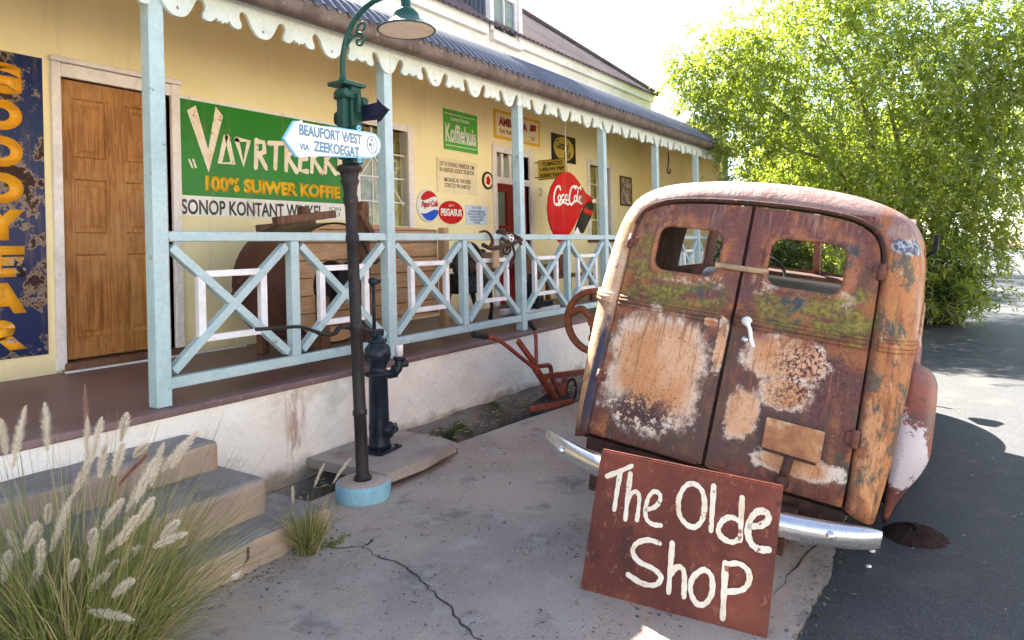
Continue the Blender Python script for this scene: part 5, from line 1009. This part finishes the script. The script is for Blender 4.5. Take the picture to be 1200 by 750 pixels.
# fenders and wheels
def fender(cx, sg, cz=-.03, a0=-34, a1=214, sq=1.):
    mb = MB(); rows = []
    for a in np.arange(a0, a1 + 1, 6):
        ca, sa = math.cos(R(a)), math.sin(R(a)); st = 1.25; q_ = min(1, max(0, (a - 160) / 54)); q_ = 1 - .80 * q_ * q_ * (3 - 2 * q_)
        rows.append([(cx + ca * r_ * st, sg * (.76 + (y - .76) * q_ * sq), cz + sa * r_) for r_, y in ((.50, .76), (.495, .81), (.475, .865), (.44, .905), (.40, .922), (.36, .925), (.335, .918), (.325, .90), (.325, .84))])
    mb.grid(rows, True); f = mb.build('fender', 'fender', V); so_ = f.modifiers.new('thickness', 'SOLIDIFY'); so_.thickness = .008; return f
for cx in (1.25, 3.2):
    for sg in (1, -1): fender(cx, sg, -.03 if cx < 2 else -.12, sq=1. if cx < 2 else .45)
def wheel(cx, sg, cz):
    mb = MB(); mb.lathe([(.20, -.075), (.26, -.085), (.295, -.07), (.311, -.04), (.314, 0), (.311, .04), (.295, .07), (.26, .085), (.20, .075)], (cx, sg * .76, cz), (0, 1, 0), 32); wt = mb.build('wheel', 'tyre', V)
    mb = MB(); mb.lathe([(.20, -.07), (.205, 0), (.19, .05), (.13, .03), (.08, .055), (.05, .075), (0, .08)], (cx, sg * .76, cz), (0, sg, 0), 28); mb.build('rim', 'rustdark', wt)
for cx in (1.25, 3.2): wheel(cx, -1, -.035); wheel(cx, 1, -.255)
for s_ in (1, -1): mb = MB(); mb.bx(1.86, 2.6, s_ * .70, s_ * .92, -.16, -.12, .01); mb.build('running_board', 'rustdark', V)
# cab front, bonnet
mb = MB(); cow = [(y, z) for y, z in PF if z <= .80]; hw = [(.50, .0), (.50, .35), (.47, .62), (.36, .74), (.18, .785), (0, .79)]; hw = hw + [(-y, z) for y, z in hw[-2::-1]]
rows = []
for x, s_, dz in ((3.0, 1.25, .0), (3.2, 1.1, -.02), (3.6, .95, -.05), (3.95, .8, -.09), (4.1, .6, -.14)): rows.append([(x, y * s_, min(z + dz, 1)) for y, z in hw])
mb.grid(rows, True); mb.face(rows[-1]); mb.grid([[(3.02, .79, .70), (3.02, .45, .80), (3.02, 0, .82), (3.02, -.45, .80), (3.02, -.79, .70)], [(3.03, .79, 0), (3.03, .45, 0), (3.03, 0, 0), (3.03, -.45, 0), (3.03, -.79, 0)]], False); mb.build('bonnet', 'van', V)
for y in (-.70, 0, .70): mb = MB(); mb.bar((2.63, y * .93, 1.30), (3.0, y, .79), .06, .05, (0, 1, 0)); mb.build('windscreen_pillar', 'van', V)
mb = MB(); mb.bx(2.78, 3.0, -.72, .72, .60, .79, .03); mb.build('dashboard', 'rustdark', V)
mb = MB(); mb.box((2.05, 0, .52), (.16, 1.35, .56), Matrix.Rotation(-.2, 3, 'Y'), .04); mb.bx(2.05, 2.55, -.68, .68, .15, .32, .04); mb.build('seat', 'frame', V)
mb = MB(); mb.torus((2.62, .38, .74), (-.8, 0, .6), .19, .013); mb.tube([(2.62, .38, .74), (2.85, .38, .55)], .02, 8); mb.build('steering_wheel', 'black', V)
for y in (-.25, .25): mb = MB(); mb.lathe([(.0, 0), (.09, .01), (.10, .05), (.05, .2)], (4.12, y * 2.2, .52), (-1, 0, 0), 18); mb.build('headlight', 'chrome', V)
mb = MB(); mb.grid([[(4.12 + .16 - .2 * (abs(y) / .8) ** 2.5 + dx, y, .0 + dz) for dx, dz in ((0, .05), (.03, .02), (.03, -.02), (0, -.05))] for y in np.linspace(-.8, .8, 14)]); mb.build('front_bumper', 'chrome', V)
mb = MB(); mb.bx(2.30, 2.33, -.835, -.80, 1.08, 1.22, .008); mb.tube([(2.4, -.77, 1.05), (2.33, -.81, 1.10)], .010, 6); mb.build('side_mirror', 'black', V)
# strap tying the two doors together
mb = MB(); pts = [(.275, .13, .945), (.285, .105, .945), (.272, .06, .946), (.268, 0, .945), (.272, -.06, .945), (.282, -.10, .946), (.30, -.128, .946)]
mb.grid([[VM @ Vector((x - LEAN * .0 + .0 + dx, y, z + dz)) for dx, dz in ((0, .014), (-.008, .010), (-.010, 0), (-.008, -.012), (0, -.016), (.004, 0))] for x, y, z in smoothcurve([(p[0] - .008, p[1], p[2]) for p in pts], 4)], True, True)
tag(mb.build('strap', 'strap', None, VM @ Vector((.27, 0, .945))), 'beige strap tying the two rear van doors together between their windows', 'strap')
# painted board leaning on the bumper
BL = atz(680, 690, 0); BRi = atz(898, 748, 0); TL = atx(705, 528, 2.795); nb = (BRi - BL).cross(TL - BL).normalized()
if nb.x > 0: nb = -nb
ex = (BRi - BL).normalized(); ez = ex.cross(nb).normalized(); ez = ez if ez.z > 0 else -ez
BF = Frame(BL, ex, ez, nb)
def bq(x, y): d = onplane(x, y, BL, nb) - BL; return d.dot(ex), d.dot(ez)
s = thing('shop_board', (BL + BRi) / 2, 'rusty brown square board reading The Olde Shop, leaning on the rear bumper of the van', 'sign')
co = [bq(680, 691), bq(898, 749), bq(917, 572), bq(705, 528)]
mb = MB(); mb.sheet(co, [], lambda u, v, w: BF.at(u, v, -w), .016); mb.build('board', 'board', s)
a, b, c_, d_ = co
for p, q in ((a, b), (c_, d_)): mb = MB(); mb.bar(BF.at(p[0], p[1], -.02), BF.at(q[0], q[1], -.02), .02, .008, nb); mb.build('frame_rail', 'board', s)
z5 = lambda *q: [bq(640 + x / 3, 500 + y / 3) for x, y in q]
ST = [(z5((215, 174), (258, 157), (302, 138)), {}), (z5((262, 158), (250, 225), (240, 292)), {}), (z5((297, 166), (287, 250), (279, 326)), {}), (z5((285, 268), (297, 240), (315, 228), (328, 246), (325, 290), (320, 328)), dict(w=.018)),
 (z5((350, 292), (380, 284), (400, 262), (400, 238), (380, 228), (360, 250), (350, 292), (354, 325), (375, 343), (404, 347)), dict(w=.018)), (z5((516, 200), (486, 214), (466, 260), (470, 310), (495, 344), (525, 352), (550, 325), (558, 270), (547, 222)), dict(closed=True)), (z5((590, 209), (585, 290), (580, 366)), {}),
 (z5((678, 330), (650, 318), (622, 330), (606, 362), (620, 390), (655, 406), (684, 392)), {}), (z5((690, 250), (686, 330), (683, 400)), {}), (z5((716, 350), (755, 347), (782, 326), (775, 302), (746, 298), (720, 325), (710, 370), (722, 410), (748, 430), (782, 432)), dict(w=.025)),
 (z5((402, 410), (360, 398), (320, 410), (306, 440), (328, 474), (380, 500), (405, 530), (385, 556), (338, 550), (290, 520)), {}), (z5((445, 410), (438, 500), (432, 582)), dict(w=.022)), (z5((438, 522), (460, 494), (482, 500), (488, 540), (485, 596)), {}), (z5((545, 506), (515, 535), (510, 580), (530, 620), (560, 622), (584, 585), (584, 530), (566, 506)), dict(closed=True)),
 (z5((632, 480), (627, 580), (622, 673)), dict(w=.024)), (z5((630, 487), (675, 480), (710, 504), (715, 543), (690, 573), (632, 580)), {})]
strokes(ST, BF, 'letwhite', s, .021, .0008)
mb = MB(); rr = random.Random(2); c = atz(1072, 628, -.013); n = 34  # low dark brown mound beside the rear fender
rows = []
for r_ in (1, .8, .55, .3, .05): rows.append([c + Vector((math.cos(k * 2 * math.pi / n) * r_ * .16 * (1 + .06 * math.sin(k * 2.3)), math.sin(k * 2 * math.pi / n) * r_ * .15 * (1 + .06 * math.sin(k * 3.1)), .045 * (1 - r_ * r_) + rr.uniform(-.004, .008) * (r_ < 1))) for k in range(n)])
mb.grid(rows, True, True); tag(mb.build('dark_mound', 'dirt', None, c), 'low dark brown mound on the asphalt under the rear fender of the van', 'dirt')
for k, (x, y, r_, lb) in enumerate(((1022, 646, .014, 'small white pebble on the asphalt just under the right end of the bumper'), (1018, 664, .012, 'small white pebble on the asphalt, a little nearer than the one under the bumper end'))):
    p = atz(x, y, -.006); mb = MB(); mb.lathe([(0, -.5 * r_), (r_, -.2 * r_), (r_ * 1.1, .2 * r_), (r_ * .6, .6 * r_), (0, .7 * r_)], p, (.1, .2, 1), 7); tag(mb.build('pebble', 'letplain', None, p), lb, 'pebble', 'white pebbles by the bumper')

# ================================================================== grasses
def quads(name, vs4, mats, parent, smooth=False):
    n = len(vs4); me = bpy.data.meshes.new(name); me.vertices.add(n * 4); me.vertices.foreach_set('co', np.asarray(vs4, np.float32).reshape(-1)); me.loops.add(n * 4); me.loops.foreach_set('vertex_index', np.arange(n * 4, dtype=np.int32)); me.polygons.add(n); me.polygons.foreach_set('loop_start', np.arange(0, n * 4, 4, dtype=np.int32)); me.update(); me.validate()
    return link(name, me, mats, parent)
def ribbons(name, base, tip_dir, length, width, droop, mats, parent, seg=5):
    n = len(base); me = bpy.data.meshes.new(name); T_ = np.linspace(0, 1, seg + 1); d = tip_dir / np.linalg.norm(tip_dir, axis=1, keepdims=True)
    side = np.cross(d, [0, 0, 1.]); side += RNG.normal(0, .4, side.shape); side -= d * (side * d).sum(1, keepdims=True); side /= np.linalg.norm(side, axis=1, keepdims=True)
    V_ = np.zeros((n, seg + 1, 2, 3)); hor = d.copy(); hor[:, 2] = 0; hl = np.linalg.norm(hor, axis=1, keepdims=True); hor = hor / np.maximum(hl, 1e-3)
    for i, t in enumerate(T_):
        p = base + d * length[:, None] * t + (hor * .35 - np.array([0, 0, 1.])) * (droop * length)[:, None] * t ** 2.2
        w_ = (width * (1 - t) ** .7 * .5 + .0004)[:, None]; V_[:, i, 0] = p - side * w_; V_[:, i, 1] = p + side * w_
    idx = np.arange(n * (seg + 1) * 2).reshape(n, seg + 1, 2); q = np.stack([idx[:, :-1, 0], idx[:, :-1, 1], idx[:, 1:, 1], idx[:, 1:, 0]], -1).reshape(-1)
    m = n * seg; me.vertices.add(n * (seg + 1) * 2); me.vertices.foreach_set('co', V_.astype(np.float32).reshape(-1)); me.loops.add(m * 4); me.loops.foreach_set('vertex_index', q.astype(np.int32)); me.polygons.add(m); me.polygons.foreach_set('loop_start', np.arange(0, m * 4, 4, dtype=np.int32)); me.update(); me.validate()
    return link(name, me, mats, parent), V_[:, -1].mean(1), V_[:, -1].mean(1) - V_[:, -2].mean(1)
def plume(pos, dirn, L_, rad, mat, parent, nh=750):
    d = np.array(dirn) / np.linalg.norm(dirn); a = np.cross(d, [.3, .2, 1]); a /= np.linalg.norm(a); b = np.cross(d, a)
    t = RNG.random(nh); ph = RNG.random(nh) * 6.283; prof_ = np.clip(np.sin(np.pi * np.clip(t * .92 + .08, 0, 1)) ** .6, .25, 1)
    bend = np.array([d[0] * .5, d[1] * .5, -.35]) * L_ * .18
    base = np.array(pos) + d * (t * L_)[:, None] + bend * (t ** 2)[:, None]
    rd = a * np.cos(ph)[:, None] + b * np.sin(ph)[:, None]; hd = rd * .75 + d * .75; hl = rad * prof_ * RNG.uniform(.8, 1.7, nh)
    tip = base + hd * hl[:, None]; sd = np.cross(hd, rd + RNG.normal(0, .3, rd.shape)); sd /= np.maximum(np.linalg.norm(sd, axis=1, keepdims=True), 1e-5); w_ = .0010
    q = np.stack([base - sd * w_, base + sd * w_, tip + sd * w_ * .3, tip - sd * w_ * .3], 1); return quads('plume', q, mat, parent)
def fountain(name, c, n, Ln, spread, label, plumes, rad0=.10, drymix=.25):
    root = thing(name, c, label, 'grass'); th = RNG.random(n) * 6.283; rr_ = rad0 * np.sqrt(RNG.random(n)); base = np.stack([c[0] + rr_ * np.cos(th), c[1] + rr_ * np.sin(th), np.full(n, c[2])], 1)
    el = spread * RNG.random(n) ** .8; th2 = th + RNG.normal(0, .5, n); d = np.stack([np.cos(th2) * np.sin(el), np.sin(th2) * np.sin(el), np.cos(el)], 1)
    Lg = Ln * RNG.uniform(.45, 1.0, n); k = int(n * (1 - drymix))
    ribbons('blades', base[:k], d[:k], Lg[:k], RNG.uniform(.0022, .0055, k), RNG.uniform(.02, .55, k), 'blade', root)
    ribbons('dry_blades', base[k:], d[k:], Lg[k:], RNG.uniform(.002, .004, n - k), RNG.uniform(.1, .6, n - k), 'drygrass', root)
    if plumes:
        pb, pd, pl, pr, pm = plumes; m = len(pb); o, tips, td = ribbons('stems', np.array(pb), np.array(pd), np.array(pl), np.full(m, .0035), np.full(m, .05), 'drygrass', root)
        for i in range(m): plume(tips[i], np.array(pr[i][2]), pr[i][0], pr[i][1], pm[i], root)
    return root
# big clump at the lower left; plume tips read off the photograph at the clump's own distance
gc = Vector((1.10, 2.58, 0.0)); GP = [(40, 205, 60, 85), (140, 160, 135, 65), (245, 150, 240, 30), (270, 190, 285, 105), (350, 130, 360, 75), (60, 500, 40, 440), (115, 540, 118, 470), (150, 470, 185, 360), (110, 440, 112, 415), (300, 400, 335, 340), (300, 480, 340, 430), (350, 450, 380, 390), (260, 590, 290, 555), (300, 560, 325, 520), (330, 610, 365, 575), (265, 525, 275, 455), (360, 350, 400, 270), (400, 320, 430, 235), (440, 270, 460, 185), (470, 230, 520, 160), (500, 215, 545, 140), (385, 180, 410, 150), (330, 230, 345, 165), (210, 300, 240, 225), (345, 270, 395, 205), (450, 455, 505, 425), (470, 430, 500, 395), (360, 510, 390, 475), (290, 240, 300, 175), (25, 170, 15, 100), (140, 390, 143, 350), (205, 560, 215, 515), (265, 455, 270, 425), (255, 650, 330, 660), (75, 470, 95, 410), (265, 230, 265, 120), (405, 380, 430, 330), (15, 560, 22, 500), (85, 610, 95, 560), (400, 390, 425, 345)]
pb, pd, pl, pr, pm = [], [], [], [], []
for i, (x0, y0, x1, y1) in enumerate(GP):
    D_ = 2.18 + .35 * ((i * 37) % 11) / 11 - .1; p0 = atd(x0 * .4, 450 + y0 * .4, D_); p1 = atd(x1 * .4, 450 + y1 * .4, D_ - .02); b0 = gc + Vector((random.uniform(-.12, .12), random.uniform(-.12, .12), 0)); v = p0 - b0
    pb.append(b0); pd.append(v + Vector((0, 0, .05 * v.length))); pl.append(v.length); L_ = max((p1 - p0).length, .06); pr.append((L_ * 1.65, .0115 + .003 * ((i * 7) % 5) / 5 + .003 if i not in (2,) else .010, (p1 - p0))); pm.append('plumered' if i in (2, 24) else 'plume')
fountain('fountain_grass', gc, 2300, 1.0, .66, 'big clump of fountain grass with many pale feathery plumes in front of the steps', (pb, pd, pl, pr, pm), .22, .4)
g2 = Vector((2.24, 2.74, .0)); pb, pd, pl, pr, pm = [], [], [], [], []
for x0, y0, x1, y1 in ((258, 445, 292, 355), (330, 425, 388, 330), (207, 500, 205, 430), (300, 420, 312, 360)):
    p0 = atd(280 + x0 / 3, 420 + y0 / 3, 3.42); p1 = atd(280 + x1 / 3, 420 + y1 / 3, 3.42); v = p0 - g2; pb.append(g2 + Vector((random.uniform(-.04, .04), 0, 0))); pd.append(v); pl.append(v.length); pr.append(((p1 - p0).length, .010, p1 - p0)); pm.append('plume')
fountain('grass_tuft', g2, 380, .36, .48, 'small dry grass tuft with a few plumes growing at the end of the lowest step', (pb[:3], pd[:3], pl[:3], pr[:3], pm[:3]), .05, .5)
def weed(c, n, Ln, label, mat='leaf2'):
    root = thing('weed', c, label, 'weed', 'weeds along the plinth'); th = RNG.random(n) * 6.283; b0 = np.array([c] * n) + RNG.normal(0, .025, (n, 3)) * [2, .6, 0]; el = RNG.random(n) * .9; d = np.stack([np.cos(th) * np.sin(el), np.sin(th) * np.sin(el), np.cos(el)], 1)
    ribbons('leaves', b0, d, Ln * RNG.uniform(.4, 1, n), RNG.uniform(.004, .009, n), RNG.uniform(.1, .5, n), mat, root)
weed((4.35, 3.50, -.06), 50, .22, 'thin green weed in the open gutter just beyond the pump slab'); weed((5.05, 3.36, -.18), 240, .24, 'bushy patch of green weeds in the gutter in front of the plough'); weed((2.38, 2.70, .0), 60, .05, 'low green sprig beside the dry grass tuft', 'leaf'); weed((4.75, 3.40, -.16), 160, .18, 'dark green weeds in the gutter between the thin weed and the bushy patch')

def litter(name, n, size, xr, yr, z, mat, label):
    c = np.stack([RNG.uniform(*xr, n), RNG.uniform(*yr, n), np.full(n, z)], 1); a = RNG.uniform(0, 6.283, n); L_ = size * RNG.uniform(.4, 1.2, n); d = np.stack([np.cos(a), np.sin(a), RNG.uniform(-.05, .25, n)], 1); sd = np.stack([-np.sin(a), np.cos(a), RNG.uniform(-.2, .2, n)], 1)
    q = np.stack([c, c + d * (L_ * .5)[:, None] - sd * (L_ * .22)[:, None], c + d * L_[:, None], c + d * (L_ * .5)[:, None] + sd * (L_ * .22)[:, None]], 1); q[:, :, 2] = np.maximum(q[:, :, 2], z); o = quads(name, q, mat, None); tag(o, label, 'litter', kind='stuff'); return o
lit = [litter('fallen_leaves', 200, .034, (1.5, 8), (.6, 3.2), .004, 'drygrass', 'dry leaf litter scattered thinly over the concrete pavement'), litter('road_litter', 130, .028, (3.0, 12), (-1.5, .5), -.008, 'drygrass', 'dry leaf litter blown over the asphalt beside the van'), litter('gutter_litter', 420, .05, (2.4, 7), (3.28, 3.7), .03, 'drygrass', 'dry leaf litter caught along the foot of the plinth')]
mb = MB(); rr = random.Random(9)
for k in range(420):
    if k < 200: X, Y, zz = rr.uniform(1.5, 6), .52 + rr.gauss(0, .06), .0
    elif k < 320: X, Y, zz = rr.uniform(1.2, 2.5), 2.78 + rr.gauss(0, .04), .0
    else: X, Y, zz = rr.uniform(1.6, 6), rr.uniform(.6, 3.1), 0
    if Y < .52: zz = -.012
    r_ = rr.uniform(.003, .009); mb.lathe([(r_ * .6, 0), (r_, r_ * .4), (r_ * .5, r_ * .9)], (X, Y, zz), (rr.uniform(-.3, .3), rr.uniform(-.3, .3), 1), 5, False)
tag(mb.build('grit', 'bank'), 'loose grit along the kerb joint and the foot of the steps', 'grit', kind='stuff')
# ================================================================== trees
def crown(name, blobs, nleaf, size, mat, parent, droop=.30):
    vol = np.array([b[3] ** 2.2 for b in blobs]); vol /= vol.sum(); out = []; tw = 13; nt = nleaf // tw
    bi = RNG.choice(len(blobs), nt, p=vol); C_ = np.array([[b[0], b[1], b[2]] for b in blobs])[bi]; r_ = np.array([b[3] for b in blobs])[bi]
    u = RNG.normal(size=(nt, 3)); u /= np.linalg.norm(u, axis=1, keepdims=True)
    lump = 1 + .30 * np.sin(u[:, 0] * 5 + bi * 1.7) * np.sin(u[:, 1] * 6 + bi) + .18 * np.sin(u[:, 2] * 7 + bi * 2.1) + RNG.normal(0, .07, nt)
    rad = r_ * lump * (1 - .75 * RNG.random(nt) ** 1.5); base = C_ + u * rad[:, None] * [1, 1, .95]
    td = u * .7 + RNG.normal(0, .45, (nt, 3)) + np.array([0, 0, -droop]); td /= np.linalg.norm(td, axis=1, keepdims=True); tl = RNG.uniform(.14, .34, nt)
    q = []
    for k in range(tw):
        t = (k + .5) / tw; p = base + td * (tl * t)[:, None] + np.array([0, 0, -.10]) * (t * t)
        ld = td * .6 + RNG.normal(0, .75, (nt, 3)) + np.array([0, 0, -.12]); ld /= np.linalg.norm(ld, axis=1, keepdims=True); L_ = size * RNG.uniform(.6, 1.25, nt)
        sd = np.cross(ld, RNG.normal(size=(nt, 3))); sd /= np.linalg.norm(sd, axis=1, keepdims=True); w_ = (L_ * .125)[:, None]; mid = p + ld * (L_ * .45)[:, None] 
        q.append(np.stack([p, mid - sd * w_, p + ld * L_[:, None] + np.array([0, 0, -.12]) * L_[:, None], mid + sd * w_], 1))
    q = np.concatenate(q); q = q[q[:, :, 2].min(1) > .02]; return quads(name, q, mat, parent)
def limbs(base, tops, r0, name='trunk', parent=None):
    mb = MB(); rr = random.Random(int(base[0] * 10))
    for t in tops:
        b, t = Vector(base), Vector(t); m1 = b.lerp(t, .35) + Vector((rr.uniform(-.2, .2), rr.uniform(-.2, .2), .25)); m2 = b.lerp(t, .7) + Vector((rr.uniform(-.25, .25), rr.uniform(-.25, .25), .2)); pts = smoothcurve([b, m1, m2, t], 5); mb.tube(pts, [r0 * (1 - .85 * i / (len(pts) - 1)) for i in range(len(pts))], 8)
        for k in range(3): a = pts[6 + k * 3]; e = a + Vector((rr.uniform(-1, 1), rr.uniform(-1, 1), rr.uniform(-.2, .8))); mb.tube(smoothcurve([a, a.lerp(e, .5) + Vector((0, 0, .12)), e], 4), [r0 * .35 * (1 - .1 * i) for i in range(9)], 6)
    return mb.build(name, 'bark', parent)
def bl(x, y, D_, r_): p = atd(x, y, D_); return (p.x, p.y, p.z, r_)
tb = atd(1090, 392, 12.5); tb.z = 0
T = thing('willow_tree', tb, 'big light green willow-like tree with feathery leaves hanging over the veranda end and the road', 'tree')
blobs = [bl(890, 105, 12.4, 1.15), bl(960, 40, 12.6, 1.5), bl(930, 190, 12.4, 1.3), bl(1040, 130, 12.3, 1.7), bl(1080, 50, 12.6, 1.3), bl(1020, 240, 12, 1.4), bl(1110, 220, 11.8, 1.25), bl(1140, 110, 12, 1.2), bl(1080, 320, 11.8, .95), bl(1165, 190, 11.5, .75), bl(838, 95, 12.6, .75), bl(812, 92, 12.6, .5), bl(800, 70, 12.7, .35), bl(820, 130, 12.5, .45), bl(868, 60, 12.6, .9), bl(1110, 345, 11.6, .55), bl(1140, 300, 11.5, .55), bl(865, 160, 12.2, .55), bl(1185, 100, 11.6, .9), bl(1170, 20, 12, .9), bl(1000, -40, 13, 1.6), bl(1230, 60, 11.6, 1.0), bl(1150, 250, 11.4, .7), bl(920, 262, 12.5, .9), bl(1240, 160, 11.5, .8), bl(950, 200, 14.5, 1.5), bl(1060, 190, 14.5, 1.5)]
crown('crown', blobs, 150000, .118, 'leaf', T); limbs(tb, [atd(890, 110, 12.4), atd(960, 40, 12.6), atd(1040, 120, 12.3), atd(1100, 60, 12.6), atd(1150, 110, 12), atd(1120, 240, 11.8)], .11, 'trunk', T)
mb = MB(); pp = atd(1100, 403, 12.0); pp.z = 0
mb.lathe([(.36, 0), (.42, .12), (.46, .40), (.48, .42), (.46, .44), (.42, .43), (.40, .36), (0, .36)], pp, seg=28); pt = tag(mb.build('plant_pot', 'stoneplain', None, pp), 'wide dark brown plant pot at the kerb under the willow tree', 'pot')
S2 = thing('shrub', pp + Vector((0, 0, .36)), 'low dense dark green shrub filling the brown plant pot', 'shrub'); crown('foliage', [(pp.x, pp.y, .75, .5), (pp.x - .25, pp.y + .2, .7, .42), (pp.x + .3, pp.y - .25, .68, .40), (pp.x - .3, pp.y + .55, .7, .45)], 9000, .12, 'leaf2', S2, .3); limbs(pp + Vector((0, 0, .36)), [pp + Vector((.1, .1, .8)), pp + Vector((-.2, .1, .8))], .03, 'stem', S2)
far = [((24, 3.2), 3.0, 3.2, 'dark green round tree standing on the pavement far behind the willow tree'), ((31, -9.0), 3.6, 4.0, 'tall dark tree across the road, farthest right above the sunlit stretch'), ((33, 2.6), 3.4, 3.6, 'dark tree beyond the far end of the shop, behind the round tree'), ((48, -4), 5, 5.2, 'broad hazy tree closing the far end of the road'), ((46, 6), 4.5, 4.6, 'far tree at the end of the row on the shop side of the road')]
for (x, y), r_, zc, lb in far:
    t = thing('tree', (x, y, 0), lb, 'tree', 'trees far along the road'); bs = [(x + RNG.normal(0, r_ * .4), y + RNG.normal(0, r_ * .4), zc + RNG.normal(0, r_ * .3), r_ * RNG.uniform(.45, .7)) for k in range(8)]; crown('crown', bs, 16000, .26, 'leaf2' if x < 40 else 'leaf', t); limbs((x, y, 0), [(b[0], b[1], b[2]) for b in bs[:4]], .18, 'trunk', t)
hg = [((16.5, 4.6), 'leafy green hedge bush right against the end of the shop'), ((19, 3.6), 'leafy green bush a little farther than the hedge at the shop end'), ((13.2, 2.6), 'dark green bush under the willow tree, seen through the van windows')]
for (x, y), lb in hg:
    t = thing('bush', (x, y, 0), lb, 'bush', 'bushes beyond the shop'); bs = [(x + RNG.normal(0, .5), y + RNG.normal(0, .4), .5 + .9 * RNG.random(), RNG.uniform(.6, .9)) for k in range(6)]; crown('foliage', bs, 14000, .14, 'leaf2', t); limbs((x, y, 0), [(b[0], b[1], b[2]) for b in bs[:3]], .05, 'stem', t)
